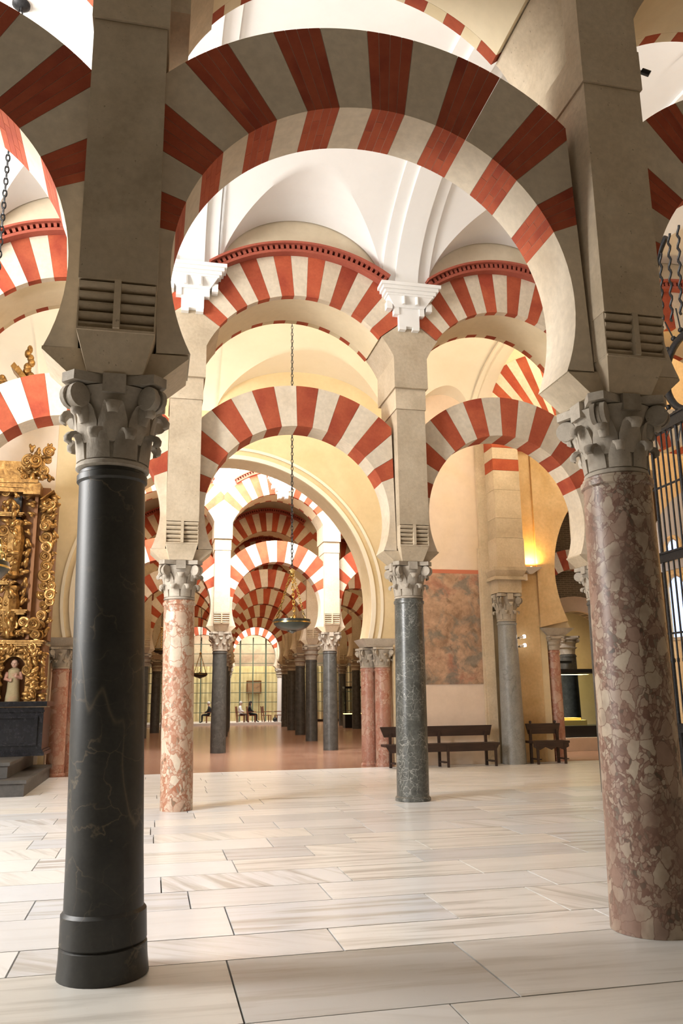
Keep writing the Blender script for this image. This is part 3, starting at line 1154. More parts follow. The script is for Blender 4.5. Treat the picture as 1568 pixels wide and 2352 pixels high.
ga = great(GC, GR, GZ, IZ)[::-1]       # left foot -> right foot
gb = great(HC, HR, HZ, HI)[::-1]
JL, JR = -2.30, 5.82
KL, KR = 9.99, 16.6
poly = [(-9, 0), (JL, 0), (JL, IZ)] + ga + [(JR, IZ), (JR, 0), (KL, 0), (KL, HI)] + gb + [(KR, HI), (KR, 0), (22, 0), (22, 12.6), (8.3, 12.6), (8.3, 11), (-9, 11)]
wc = struct(obj('wall_back', MB().prism(poly, CY, CY + 0.85).mesh('wall_back', [M['ochre']], 25)))


def ring(xc, r0, r1, y0, y1, mat, name, parent):
    a0 = math.degrees(math.asin((IZ - GZ) / r0))
    p = [(x + xc, z) for x, z in wedge(GZ, r0, r1, a0, 180 - a0, 60)]
    p = clip(p, 1, IZ, False)
    return obj(name, MB().prism(p, y0, y1).mesh(name, mat, 25), parent)


for nm, r0, r1, d in (('archivolt_band', GR + 0.005, GR + 0.11, 0.05), ('archivolt_fillet', GR + 0.24, GR + 0.31, 0.04)):
    ring(GC, r0, r1, CY - d, CY + 0.01, M['cream'], nm, wc)

# salmon plaster facing right of the great arch (a skim coat proud of the ochre wall)
fa = []
nfa = 40
a_s = math.asin((IZ - GZ) / (GR + 0.32))
for i in range(nfa + 1):
    a = a_s + (PI / 2 * 0.55 - a_s) * i / nfa
    fa.append((GC + (GR + 1.05) * math.cos(a), GZ + (GR + 1.05) * math.sin(a)))
sk = [(5.9, 0.0), (8.35, 0.0), (8.35, 10.6), (6.3, 10.6), (6.1, 5.5), (5.95, IZ)]
obj('plaster_facing', MB().prism(sk, CY - 0.015, CY).mesh('plaster_facing', M['salmon']), wc)

obj('plaster_facing', MB().box(-8.9, -2.42, CY - 0.015, CY, 0, 10.6).mesh('plaster_facing', stone('pinkish_plaster', (0.70, 0.60, 0.52), (0.78, 0.69, 0.61), (0.68, 0.55, 0.42), 0.7, 0.02, 0.88, 0.08, False, 0.12)), wc)
# paired pink columns in the jambs


def jamb_column(x, y, label):
    c = thing('jamb_column', label, 'column', (x, y, 0), (0, 0, 0), 'paired pink columns under the great yellow arch')
    obj('shaft', shaft_mesh('jamb', M['pink_marble'], 0.20, 0.185, 2.36, 2, 20), c)
    d = capital_meshes()
    cap = obj('capital', d['bell'], c, (0, 0, 2.36), (0, 0, 0), (0.82, 0.82, 0.80))
    for k in range(8):
        obj('leaf', d['leaf1'], cap, (0, 0, 0), (0, 0, k * PI / 4 + PI / 8))
        obj('leaf', d['leaf2'], cap, (0, 0, 0), (0, 0, k * PI / 4))
    for k in range(4):
        obj('volute', d['volute'], cap, (0, 0, 0), (0, 0, k * PI / 2 + PI / 4))
    obj('abacus', d['abacus'], cap)


jamb_column(5.30, 20.52, 'rear column of the pink marble pair right of the great yellow arch')
jamb_column(5.57, 20.18, 'front column of the pink marble pair beside the long bench')
jamb_column(-1.80, 20.52, 'rear column of the pink marble pair beside the gilded altarpiece')
jamb_column(-2.06, 20.18, 'front column of the pink marble pair beside the gilded altarpiece')
for xa, xb, nm in ((5.02, 5.86, 'right'), (-2.36, -1.56, 'left')):
    s = 1 if nm == 'right' else -1
    mb = MB()
    lo = (xa + (0.14 if s > 0 else 0), xb - (0 if s > 0 else 0.14), CY + 0.02, CY + 0.78)
    mb.frus(lo, (xa, xb, CY - 0.06, CY + 0.86), IZ - 0.20, IZ - 0.001)
    tag(obj('impost_slab', mb.mesh('impost_slab', M['capital'])), 'grey stone impost over the pink column pair on the %s of the great arch' % nm, 'impost')

# ------------------------------------------------------------------ bright third arcade and the deep hall
gd = ('dg', M['greydark'], 0.245, 0.225, 0, (0, 0), 'dark grey marble column', 1)
gl = ('dl', M['greylight'], 0.245, 0.225, 0, (0, 0), 'mottled grey marble column', 1)
row(DY, XD[1:], 1, 'the bright third arcade', [gl, gl, gd, gd, gl, gl, gl])
XE0, YE = 2.62, [33.4, 39.4, 45.7, 51.9, 58.5]
names = ['the dim fourth arcade', 'the dim fifth arcade', 'the dim sixth arcade', 'the dim seventh arcade', 'the farthest arcade']
XF = []
for j, y in enumerate(YE):
    x0 = XE0 + 0.098 * (y - 33.4)
    xs = [x0 + 3.63 * k for k in range(-3, 5)]
    XF.append(xs)
    lv = 1 if j == 0 else 2
    sh = [('fg', M['greydark'], 0.245, 0.225, 0, (0, 0), 'dark grey marble column', 2)] * len(xs)
    if j == 4:
        sh = [('fw', M['palestep'], 0.20, 0.19, 0, (0, 0), 'pale stone column', 2)] * len(xs)
    row(y, xs, lv, names[j], sh)

for i, x in enumerate((3.93, 7.56)):
    c = thing('vault_corbel', 'white corbel hanging in front of the bright arcade, %s one' % ('left' if i == 0 else 'right'), 'corbel', (x, 25.9, 8.0), (0, 0, 0), 'corbels of the third vault', (0.9, 0.9, 0.9))
    obj('corbel_body', corbel_mesh(), c)
    mb = MB().box(-0.42, 0.42, -0.2, 0.2, 0.80, 3.0).box(-0.22, 0.22, -0.25, 0.2, 0.80, 3.0)
    obj('pilaster', mb.mesh('pilaster', M['white']), c)

# side and end walls of the deep hall
struct(obj('wall_left', MB().box(-22.3, -22, 20.9, 70, -0.1, 10.9).mesh('wall_left', M['sand'])))
struct(obj('wall_right', MB().box(30, 30.3, 20.9, 70, -0.1, 10.9).mesh('wall_right', M['sand'])))

# ------------------------------------------------------------------ broken end of the cream vault and the high chapel beyond
rb = vault_rib(0, 0, 3.08, VZ, VR, M['cream'], 'vault_end_rib', 0.5)
obj('vault_end_rib', rb, v2, (8.32, (BY + CY) / 2 + 0.24, -0.05))
struct(obj('ceiling', MB().box(8.3, 14, BY + 0.6, CY, 12.4, 12.6).mesh('ceiling', M['cream'])))
struct(obj('wall_high', MB().box(8.3, 14, BY + 0.45, BY + 0.55, 10.2, 12.4).mesh('wall_high', M['cream'])))
area('chapel_glow', (10.5, 17.0, 11.6), (10.0, 20.0, 9.0), 2.0, 2.0, 160, WARM)
# striped rib arch of the chapel, over the engaged column
ra = thing('rib_arch', 'striped red and cream rib arch of the lit chapel, beside the broken vault edge', 'arch', (10.9, CY, 8.1))
for i in range(13):
    a0, a1 = 98 + i * 6.2, 98 + i * 6.2 + 6.1
    p = wedge(0, 1.15, 3.0, a0, a1, 3)
    p = clip(p, 0, -2.5, False)
    red = i % 2 == 0
    obj('brick_voussoir' if red else 'stone_voussoir', MB().prism(p, -0.10, -0.005).mesh('voussoir', M['vred'] if red else M['vwhite']), ra)

# engaged column, its impost and striped pier right of the fresco
c = thing('engaged_column', 'grey marble column standing against the wall between the bench and the small bench', 'column', (8.74, 19.66, 0))
obj('shaft', shaft_mesh('eng', M['greylight'], 0.285, 0.235, 3.46, 3, 28), c)
d = capital_meshes()
cap = obj('capital', d['bell'], c, (0, 0, 3.46), (0, 0, 0), (1, 1, 1.15))
for k in range(8):
    obj('leaf', d['leaf1'], cap, (0, 0, 0), (0, 0, k * PI / 4 + PI / 8))
    obj('leaf', d['leaf2'], cap, (0, 0, 0), (0, 0, k * PI / 4))
for k in range(4):
    obj('volute', d['volute'], cap, (0, 0, 0), (0, 0, k * PI / 2 + PI / 4))
    obj('fleuron', d['fleuron'], cap, (0, 0, 0), (0, 0, k * PI / 2))
obj('abacus', d['abacus'], cap)
mb = MB().box(-0.32, 0.32, -0.32, 0.30, 4.175, 4.50).box(-0.42, 0.42, -0.40, 0.30, 4.50, 4.58).frus((-0.36, 0.36, -0.34, 0.30), (-0.44, 0.44, -0.41, 0.30), 4.58, 4.74).box(-0.44, 0.44, -0.41, 0.30, 4.74, 4.82)
obj('impost_block', mb.mesh('impost_block', M['stone']), c)
pp = thing('striped_pier', 'tall stone pier striped with brick bands above the engaged grey column', 'pier', (8.80, 19.66, 4.83))
z = 0.0
k = 0
for h, red in ((0.75, 0), (0.52, 0), (0.75, 0), (0.52, 0), (0.31, 1), (0.31, 0), (0.31, 1), (0.31, 0), (0.31, 1)):
    w2 = 0.36 + (0.02 if k < 1 else 0)
    obj('brick_band' if red else 'stone_block', MB().box(-w2, w2, -0.36, 0.30, z, z + h - 0.006).mesh('pier_block', M['vred'] if red else M['stone']), pp)
    z += h
    k += 1
mb = MB().box(-0.12, 0.12, -0.14, 0.0, 0, 9.5).box(-0.17, -0.02, -0.10, 0.0, 0, 5.4)
struct(obj('trim_1', mb.mesh('trim_1', M['stone']), None, (8.33, CY - 0.02, 0)))

# orange wall pilaster between the engaged column and the right-hand great arch
p_ = [(9.80, 3.36)] + [q for q in gb[:31] if q[1] > 3.36] + [(gb[30][0], 9.8), (9.80, 9.8)]
obj('plaster_facing', MB().prism(p_, CY - 0.09, CY - 0.001).mesh('plaster_facing', M['orange'], 25), wc)
obj('plaster_facing', MB().box(9.06, 9.795, CY - 0.012, CY - 0.001, 0, 9.8).mesh('plaster_facing', M['orange']), wc)
c = thing('jamb_column', 'pink column with dark grey capital at the edge of the display case opening', 'column', (10.20, 20.12, 0))
obj('shaft', shaft_mesh('jamb2', M['pink_marble'], 0.17, 0.16, 2.78, 0, 20), c)
cap = obj('capital', capital_meshes()['far'], c, (0, 0, 2.78), (0, 0, 0), (0.72, 0.72, 0.6))
obj('impost_block', MB().frus((-0.22, 0.28, -0.20, 0.5), (-0.40, 0.52, -0.26, 0.6), 3.155, 3.345).mesh('impost_block', M['capital']), c)
# sconce and its warm uplight
sc = thing('wall_sconce', 'small pale triangular wall sconce glowing upward on the orange wall', 'lamp', (9.62, CY - 0.015, 4.92))
mb = MB().frus((-0.05, 0.05, -0.08, 0), (-0.26, 0.26, -0.22, 0), -0.16, 0.0).box(-0.30, -0.12, -0.10, 0.0, -0.34, -0.18)
obj('bracket', mb.mesh('bracket', M['palestep']), sc)
obj('bulb', MB().ball((0, -0.10, 0.0), 0.035).mesh('bulb', emis('sconce_glow', (1.0, 0.66, 0.22), 6)), sc)
area('sconce_uplight', (9.62, CY - 0.16, 5.02), (9.64, CY + 0.02, 6.2), 0.3, 0.12, 42, (1.0, 0.52, 0.11))
for i, zz in enumerate((3.10, 2.88)):
    sp_ = thing('spotlight', '%s of two small white spotlights clipped beside the grey column' % ('upper', 'lower')[i], 'spotlight', (9.20, 19.72, zz), (0, 0, 0), 'white spotlights')
    obj('body', MB().tube([(-0.12, 0, -0.03), (0, 0, 0)], 0.035, 10).mesh('body', M['palestep']), sp_)
    obj('lens', MB().tube([(0.0, 0, 0), (0.05, 0, 0.01)], 0.045, 10).mesh('lens', emis('spot_glow%d' % i, (1.0, 0.95, 0.85), 12)), sp_)
    obj('arm', MB().tube([(-0.12, 0, -0.03), (-0.2, 0.1, -0.05)], 0.012, 6).mesh('arm', M['iron']), sp_)

# fresco
fr = thing('wall_fresco', 'faded brown and red wall fresco of damaged figures beside the grey column', 'fresco', (5.92, CY - 0.02, 1.93))
obj('painted_plaster', MB().box(0, 2.26, -0.012, 0.0, 0, 2.80).mesh('painted_plaster', M['fresco']), fr)
obj('red_border', MB().box(0, 2.26, -0.014, 0.0, 2.80, 2.90).mesh('red_border', plain('faded_red_paint', (0.50, 0.16, 0.09), 0.9)), fr)

# ------------------------------------------------------------------ benches


def bench(name, label, x0, x1, y, legs, small=False):
    b = thing(name, label, 'bench', ((x0 + x1) / 2, y, 0))
    hw = (x1 - x0) / 2
    zb0, zb1 = (0.70, 0.95) if small else (0.70, 0.94)
    obj('seat', MB().box(-hw, hw, -0.24, 0.20, 0.49, 0.545).mesh('seat', M['wood']), b)
    n = 12
    if small:
        p = [(-hw + 0.02, 0.49), (hw - 0.02, 0.49)] + [(hw - 0.02 - (2 * hw - 0.04) * i / n, 0.37 + 0.035 * math.cos(i * 2 * PI / 4)) for i in range(n + 1)]
    else:
        p = [(-hw + 0.02, 0.49), (hw - 0.02, 0.49), (hw - 0.10, 0.36), (-hw + 0.10, 0.36)]
    obj('apron', MB().prism(p, -0.225, -0.195).mesh('apron', M['wood']), b)
    p = [(-hw + (0.02 if small else -0.02), zb1), (hw - 0.02, zb1), (hw - 0.08, zb0), (-hw + 0.08, zb0)]
    obj('backrest', MB().prism(p, 0.17, 0.21).mesh('backrest', M['wood']), b)
    for lx in legs:
        mb = MB().box(lx - 0.03, lx + 0.03, 0.13, 0.19, 0.0, zb0 + 0.1)
        obj('rear_leg', mb.mesh('rear_leg', M['wood']), b)
        fx = lx + (0.0 if small else 0.09)
        obj('front_leg', MB().frus((fx - 0.025, fx + 0.025, -0.235, -0.185), (fx - 0.03, fx + 0.03, -0.235, -0.185), 0.0, 0.49).mesh('front_leg', M['wood']), b)
        obj('stretcher', MB().box(lx - 0.015, lx + 0.10, -0.20, 0.15, 0.10, 0.13).mesh('stretcher', M['wood']), b)
        if small:
            obj('finial', MB().lathe([(0.02, 0), (0.035, 0.03), (0.028, 0.06), (0.0, 0.075)], 10, (lx * 0.92, 0.19, zb1), caps=False).mesh('finial', M['wood'], 40), b)
    return b


bench('long_bench', 'long dark wooden bench under the faded fresco', 5.34, 8.18, 19.42, (-1.20, 0.02, 1.22))
bench('short_bench', 'short dark wooden bench with finials right of the grey engaged column', 9.05, 10.02, 19.45, (-0.36, 0.36), True)

# ------------------------------------------------------------------ display case and chapel behind the second great arch
vt = thing('display_case', 'glass display case with black frame and lit golden plinth behind the right opening', 'display case', (13.0, 24.2, 0))
obj('platform', MB().box(-1.6, 1.6, -0.75, 0.9, 0, 0.38).mesh('platform', M['salmon']), vt)
obj('base', MB().box(-1.15, 1.3, -0.5, 0.6, 0.38, 0.72).mesh('base', M['dblack']), vt)
obj('top_frame', MB().box(-1.15, 1.3, -0.5, 0.6, 2.30, 2.42).mesh('top_frame', M['dblack']), vt)
for y_ in (-0.49, 0.58):
    obj('glass_pane', MB().box(-1.13, 1.28, y_, y_ + 0.012, 0.72, 2.30).mesh('glass_pane', M['glass']), vt)
for x_ in (-1.14, 1.27):
    obj('glass_pane', MB().box(x_, x_ + 0.012, -0.47, 0.57, 0.72, 2.30).mesh('glass_pane', M['glass']), vt)
obj('plinth', MB().box(-0.95, 0.12, -0.25, 0.35, 0.722, 0.88).box(-0.95, -0.02, -0.15, 0.35, 0.88, 0.95).mesh('plinth', plain('gold_cloth', (0.72, 0.55, 0.22), 0.6)), vt)
area('case_lamp', (12.7, 24.2, 2.26), (12.7, 24.2, 0), 1.2, 0.6, 150, (1.0, 0.86, 0.45))
rk = tag(obj('hanging_rail', MB().box(-0.9, 0.35, -0.03, 0.03, 0, 0.08).mesh('hanging_rail', M['dblack']), None, (13.1, 25.3, 2.66)), 'thin black rail above the display case', 'rail')
c = thing('dark_column', 'dark grey column standing behind the glass display case', 'column', (13.5, 25.6, 0))
obj('shaft', shaft_mesh('dk', M['greydark'], 0.30, 0.27, 2.95, 0, 20), c)
obj('capital', capital_meshes()['far'], c, (0, 0, 2.95))

t = NT('grey_brickwork')
v = t.vec(rnd=False, rot=(R(90), 0, 0))
bk = t.n('ShaderNodeTexBrick', i_Vector=v, i_Scale=1.0)
bk.inputs['Color1'].default_value = (0.20, 0.17, 0.14, 1)
bk.inputs['Color2'].default_value = (0.26, 0.22, 0.18, 1)
bk.inputs['Mortar'].default_value = (0.42, 0.36, 0.27, 1)
bk.inputs['Mortar Size'].default_value = 0.012
bk.inputs['Brick Width'].default_value = 0.26
bk.inputs['Row Height'].default_value = 0.075
M['greybrick'] = t.out(bk.outputs[0], 0.9)
n = 20
ao = [(15.1 - 1.55 * math.cos(PI * i / n), 3.1 + 1.55 * math.sin(PI * i / n)) for i in range(n + 1)]
pl = [(11.0, 3.35), (13.4, 3.35), (13.55, 3.1)] + ao[1:] + [(16.65, 0), (18.5, 0), (18.5, 9), (11.0, 9)]
struct(obj('wall_chapel', MB().prism(pl, 28.0, 28.4).mesh('wall_chapel', M['greybrick'])))
p = [(x + 15.1, z) for x, z in wedge(3.1, 1.56, 2.1, 0, 180, 24)]
tag(obj('niche_arch', MB().prism(p, 27.8, 28.45).mesh('niche_arch', M['salmon'], 25)), 'pale plaster arch over the lit recess behind the display case', 'arch')
struct(obj('wall_recess', MB().box(10.5, 18.5, 29.6, 29.8, 0, 5).mesh('wall_recess', M['ochre'])))
area('recess_lamp', (13.6, 27.6, 3.0), (13.8, 29.6, 1.6), 1.5, 0.4, 90, (1.0, 0.82, 0.42))

# ------------------------------------------------------------------ hanging lamps


def chain_mesh(L, link=0.09, r=0.007, w=0.02, mat=None):
    mb = MB()
    n = max(1, int(L / (link * 0.80)))
    for i in range(n):
        zc = -L + (i + 0.5) * L / n
        pts = []
        for k in range(10):
            a = 2 * PI * k / 10
            u, z = w * math.cos(a), zc + link / 2 * math.sin(a)
            pts.append((u, 0, z) if i % 2 == 0 else (0, u, z))
        mb.tube(pts, r, 4, 0, True)
    return mb.mesh('chain_links', mat or M['iron'], 60)


def hanging_lamp(label, x, y, zrim, ztop, s=1.0, rose=False, fine=True, twist=0.3):
    l = thing('hanging_lamp', label, 'lamp', (x, y, zrim), (0, 0, twist), 'bronze hanging lamps', (s, s, s))
    R0 = 0.385
    prof = [(0.0, -0.235), (0.03, -0.23), (0.07, -0.205), (0.10, -0.195), (0.10, -0.185), (0.20, -0.165), (0.30, -0.12), (0.365, -0.05), (0.375, -0.02), (0.36, -0.02), (0.28, -0.09), (0.0, -0.13)]
    obj('bowl', MB().lathe(prof, 36, caps=False).mesh('bowl', M['bronze'], 40), l)
    obj('brass_band', MB().lathe([(R0 - 0.02, -0.03), (R0 + 0.003, -0.028), (R0 + 0.003, -0.006), (R0 - 0.02, -0.004)], 36, caps=False).mesh('brass_band', M['brass'], 40), l)
    obj('rim', MB().lathe([(R0 - 0.03, -0.004), (R0 - 0.008, -0.002), (R0 - 0.012, 0.045), (R0 - 0.03, 0.045)], 36, caps=False).mesh('rim', M['bronze'], 40), l)
    H = 1.02
    for k in range(3):
        a = 2 * PI * k / 3 - 1.9
        p0 = Vector((0.35 * math.cos(a), 0.35 * math.sin(a), 0.03))
        p1 = Vector((0.02 * math.cos(a), 0.02 * math.sin(a), H))
        L = (p1 - p0).length
        o = obj('support_chain', chain_mesh(L, 0.10, 0.010, 0.024, M['brass']), l, p1, ((p0 - p1).to_track_quat('-Z', 'Y')).to_euler())
        obj('finial', MB().lathe([(0.022, 0), (0.03, 0.02), (0.012, 0.05), (0.0, 0.075)], 8, (p0.x, p0.y, p0.z), caps=False).mesh('finial', M['brass'], 40), l)
    obj('glass_cup', MB().lathe([(0.05, 0.0), (0.055, 0.10), (0.05, 0.105)], 12).mesh('glass_cup', M['brass'], 40), l)
    obj('crown', MB().lathe([(0.0, H - 0.03), (0.05, H - 0.02), (0.075, H + 0.03), (0.02, H + 0.06), (0.0, H + 0.1)], 12, caps=False).mesh('crown', M['brass'], 40), l)
    top = (ztop - zrim) / s
    obj('suspension_chain', chain_mesh(top - H - 0.08, 0.10, 0.0095, 0.022), l, (0, 0, top))
    if rose:
        obj('ceiling_rose', MB().lathe([(0.0, -0.06), (0.07, -0.055), (0.11, -0.02), (0.11, 0.02)], 18, (0, 0, top), caps=False).mesh('ceiling_rose', M['iron'], 40), l)
    return l


hanging_lamp('large bronze bowl lamp on brass chains hanging in the middle', 2.73, 16.7, 3.15, 10.32)
hanging_lamp('bronze bowl lamp cut off by the left edge before the altarpiece', -1.95, 9.5, 3.06, 10.31, 1.0, True)
hanging_lamp('tiny distant bowl lamp beside the rose column', 2.34, 43.2, 2.94, 10.6)
hanging_lamp('tiny distant bowl lamp left of the rose column', 0.35, 41.5, 4.05, 10.6)

# ------------------------------------------------------------------ iron grille, right
gr = thing('iron_grille', 'tall black wrought iron grille at the right edge behind the thick column', 'grille', (8.12, 12.98, 0))
Lg = 3.4
for z0, z1, wd in ((5.86, 6.06, 0.09), (3.72, 3.88, 0.06), (1.02, 1.16, 0.10), (0.0, 0.14, 0.10)):
    mb = MB().box(-wd / 2, wd / 2, -Lg, 0, z0, z1).box(-wd / 2 - 0.02, wd / 2 + 0.02, -Lg, 0, z1 - 0.03, z1)
    obj('rail', mb.mesh('rail', M['iron']), gr)
bar = MB().lathe([(0.016, 1.16), (0.016, 2.1), (0.024, 2.12), (0.024, 2.16), (0.016, 2.18), (0.016, 5.86)], 8).mesh('bar', M['iron'], 40)
for i in range(24):
    obj('bar', bar, gr, (0, -0.08 - i * 0.14, 0), (0, 0, 0), (1.8, 1.8, 1) if i % 5 == 2 else (1, 1, 1))
for z0 in (2.55, 4.95):
    obj('tie_bar', MB().box(-0.012, 0.012, -Lg, 0, z0, z0 + 0.03).mesh('tie_bar', M['iron']), gr)
for i in range(3):
    y0 = -0.05 - i * 1.12
    mb = MB().box(-0.02, 0.02, y0 - 1.06, y0, 0.14, 1.02)
    mb.box(-0.035, 0.035, y0 - 1.0, y0 - 0.06, 0.22, 0.28).box(-0.035, 0.035, y0 - 1.0, y0 - 0.06, 0.88, 0.94)
    pts = [(-0.03, y0 - 0.53 + 0.2 * math.cos(a * 0.4), 0.58 + 0.2 * math.sin(a * 0.4)) for a in range(16)]
    mb.tube(pts, 0.015, 6, 0, True)
    obj('dado_panel', mb.mesh('dado_panel', M['iron']), gr)
# overthrow: medallion with beaded rays, wavy bars and curved braces
md = obj('medallion', MB().tube([(0, -2.25 + 0.62 * math.cos(a * 0.2), 6.62 + 0.62 * math.sin(a * 0.2)) for a in range(31)], 0.06, 8, 0, True).mesh('medallion', M['iron'], 50), gr)
mb = MB()
for k in range(22):
    a = 2 * PI * k / 22
    c_, s_ = math.cos(a), math.sin(a)
    mb.tube([(0, -2.25 + 0.62 * c_, 6.62 + 0.62 * s_), (0, -2.25 + 1.15 * c_, 6.62 + 1.15 * s_)], 0.012, 6)
    mb.ball((0, -2.25 + 0.74 * c_, 6.62 + 0.74 * s_), 0.045)
obj('beaded_rays', mb.mesh('beaded_rays', M['iron'], 50), md)
for k in range(4):
    pts = [(0, -1.45 - 0.25 * k + 0.03 * math.sin(i * 1.3) - 0.05 * i * 0.1, 7.6 + i * 0.045) for i in range(34)]
    obj('wavy_bar', MB().tube(pts, 0.022, 6).mesh('wavy_bar', M['iron'], 50), gr)
obj('brace', MB().tube([(0, -1.0 - 0.08 * i, 7.2 + 1.9 * math.sin(i * 0.11)) for i in range(14)], 0.05, 8).mesh('brace', M['iron'], 50), gr)

# floodlight on the soffit above the right front pier
fx = thing('floodlight', 'small black floodlight fixed beside the right front pier near the top', 'floodlight', (4.42, 6.05, 7.52), (0, 0, 0), None, (0.8, 0.6, 0.6))
obj('housing', MB().tube([(0, 0, 0), (0.10, -0.02, -0.05)], 0.05, 10).mesh('housing', M['dblack'], 40), fx)
obj('bracket', MB().tube([(0, 0, 0), (-0.12, 0.0, 0.03), (-0.52, -0.05, 0.03)], 0.012, 6).mesh('bracket', M['palestep']), fx)

# ------------------------------------------------------------------ gilded altarpiece, left
st = thing('altar_steps', 'two dark grey stone steps below the altarpiece', 'steps', (-5.0, 16.1, 0))
obj('step', MB().box(-1, 2.86, 0, 3.85, 0, 0.22).box(-1, 2.90, -0.04, 3.85, 0.22, 0.28).mesh('step', M['step']), st)
obj('step', MB().box(-1, 2.50, 0.42, 3.85, 0.285, 0.50).box(-1, 2.54, 0.38, 3.85, 0.50, 0.56).mesh('step', M['step']), st)
rp = thing('altarpiece', 'tall gilded baroque altarpiece with scrolls and niches on a black base', 'altarpiece', (-2.95, 18.3, 0.565))
mb = MB().box(-1.3, 0.80, 0, 1.2, 0.10, 0.95).box(-1.3, 0.86, -0.06, 1.2, 0.0, 0.07).box(-1.3, 0.83, -0.03, 1.2, 0.07, 0.11)
mb.box(-1.3, 0.82, -0.04, 1.2, 0.86, 0.90).box(-1.3, 0.86, -0.07, 1.2, 0.97, 1.07).box(-1.3, 0.70, -0.05, -0.0, 0.2, 0.24).box(-1.3, 0.70, -0.05, -0.0, 0.74, 0.78).box(0.64, 0.70, -0.05, 0, 0.24, 0.74)
obj('black_base', mb.mesh('black_base', M['altar']), rp)
gz = lambda z: z - 0.565
# ground panels
mb = MB()
nic = [(0.36 - 0.24 * math.cos(PI * i / 14) - 0.21, gz(2.28) + 0.27 * math.sin(PI * i / 14)) for i in range(15)]
pl = [(-1.3, gz(1.64)), (-0.09, gz(1.64))] + nic + [(0.39, gz(1.64)), (0.62, gz(1.64)), (0.62, gz(2.78)), (-1.3, gz(2.78))]
mb.prism(pl, 0.03, 0.35)
obj('predella', mb.mesh('predella', M['gold']), rp)
obj('niche_back', MB().box(-0.2, 0.5, 0.34, 0.38, gz(1.64), gz(2.75)).mesh('niche_back', M['goldark']), rp)
obj('side_panel', MB().box(0.62, 0.72, 0.12, 0.9, gz(1.64), gz(2.80)).mesh('side_panel', M['goldark']), rp)
mb = MB().box(-1.3, 0.62, 0.2, 0.9, gz(2.9), gz(6.2)).box(0.33, 0.40, 0.05, 0.2, gz(2.9), gz(6.1)).box(0.40, 0.74, 0.3, 0.9, gz(2.9), gz(6.0))
obj('ground_panel', mb.mesh('ground_panel', M['goldark']), rp)


def cornice_bar(z, x1, h, dep, nm='moulding'):
    mb = MB()
    for i in range(3):
        mb.box(-1.3, x1 + 0.03 * i, -dep - 0.03 * i, 0.4, z + h * i / 3, z + h * (i + 1) / 3 - 0.004)
    obj(nm, mb.mesh(nm, M['gold']), rp)


obj('attic_panel', MB().box(-1.3, 0.25, 0.1, 0.6, gz(6.29), gz(6.75)).mesh('attic_panel', M['gold']), rp)
cornice_bar(gz(2.76), 0.66, 0.12, 0.02)
cornice_bar(gz(3.40), 0.30, 0.10, 0.12)
cornice_bar(gz(6.00), 0.34, 0.28, 0.16)
cornice_bar(gz(5.48), 0.10, 0.08, 0.10)
cornice_bar(gz(4.02), 0.05, 0.07, 0.12)
mb = MB().box(0.12, 0.46, -0.22, 0.3, gz(5.95), gz(6.20)).frus((0.46, 0.50, -0.2, 0.3), (0.70, 0.72, -0.05, 0.3), gz(5.85), gz(6.1))
obj('entablature_block', mb.mesh('entablature_block', M['gold']), rp)
for x_, z0, z1 in ((0.0, 2.90, 4.0), (0.0, 4.15, 5.4), (-0.62, 2.90, 4.0), (-0.62, 4.15, 5.4)):
    prof = [(0.08, 0), (0.16, 0.05), (0.12, 0.12), (0.17, 0.4), (0.19, 0.7), (0.13, 0.9), (0.18, 0.96), (0.15, 1.0)]
    obj('estipite', MB().lathe([(r, zz * (z1 - z0)) for r, zz in prof], 8, (x_, -0.02, gz(z0))).mesh('estipite', M['gold'], 30), rp)
obj('recess_shade', MB().box(-0.08, 0.07, -0.02, 0.2, gz(4.6), gz(5.95)).mesh('recess_shade', M['dblack']), rp)  # solid black block stands in for the shade of a slot
# carved scrolls: spiral volutes, single pieces
pts = [(0.11 * (1 - i / 40) * math.cos(i * 0.42), -0.02 - 0.001 * i, 0.11 * (1 - i / 40) * math.sin(i * 0.42)) for i in range(34)]
scroll = MB().tube(pts, [0.032 * (1 - i / 60) for i in range(34)], 6).ball((0, -0.05, 0), 0.03).mesh('carved_scroll', M['gold'], 50)
leafc = MB().ball((0, 0, 0), 0.10, 0.05, 0.05, 8, 5).ball((0.07, -0.02, 0.04), 0.06, 0.04, 0.03, 7, 4).ball((0.06, -0.01, -0.05), 0.05, 0.04, 0.035, 7, 4).mesh('carved_leaf', M['gold'], 50)
rr_ = random.Random(3)
spots = []
for zz in [3.0 + 0.21 * i for i in range(15)]:
    spots.append((0.56 + 0.06 * rr_.random(), 0.22, zz, 0))
    spots.append((0.10 * rr_.random() - 0.05, -0.16, zz, 1))
    spots.append((-0.26 + 0.1 * rr_.random(), -0.02, zz + 0.08, rr_.randint(0, 1)))
    spots.append((0.22 + 0.05 * rr_.random(), -0.0, zz + 0.05, 1))
    spots.append((0.70 + 0.05 * rr_.random(), 0.25, zz + 0.09, 1))
for zz in (4.05, 4.2, 3.85, 3.7):
    spots.append((0.76, 0.2, zz, 0))
for zz in [1.75 + 0.17 * i for i in range(6)]:
    spots.append((0.55, 0.0, zz, 1))
    spots.append((0.70, 0.12, zz, 1))
    spots.append((-0.20, -0.0, zz, 1))
for i in range(14):
    spots.append((-0.16 + 0.02 * rr_.random(), 0.0, 1.7 + 0.08 * i, 1))
    spots.append((0.42 + 0.12 * rr_.random(), 0.0, 1.7 + 0.08 * i, rr_.randint(0, 1)))
    spots.append((-0.2 + 0.8 * i / 14, 0.0, 2.66 + 0.06 * rr_.random(), 1))
    spots.append((-0.25 + 0.06 * i, -0.03, 3.0 + 0.3 * rr_.random(), rr_.randint(0, 1)))
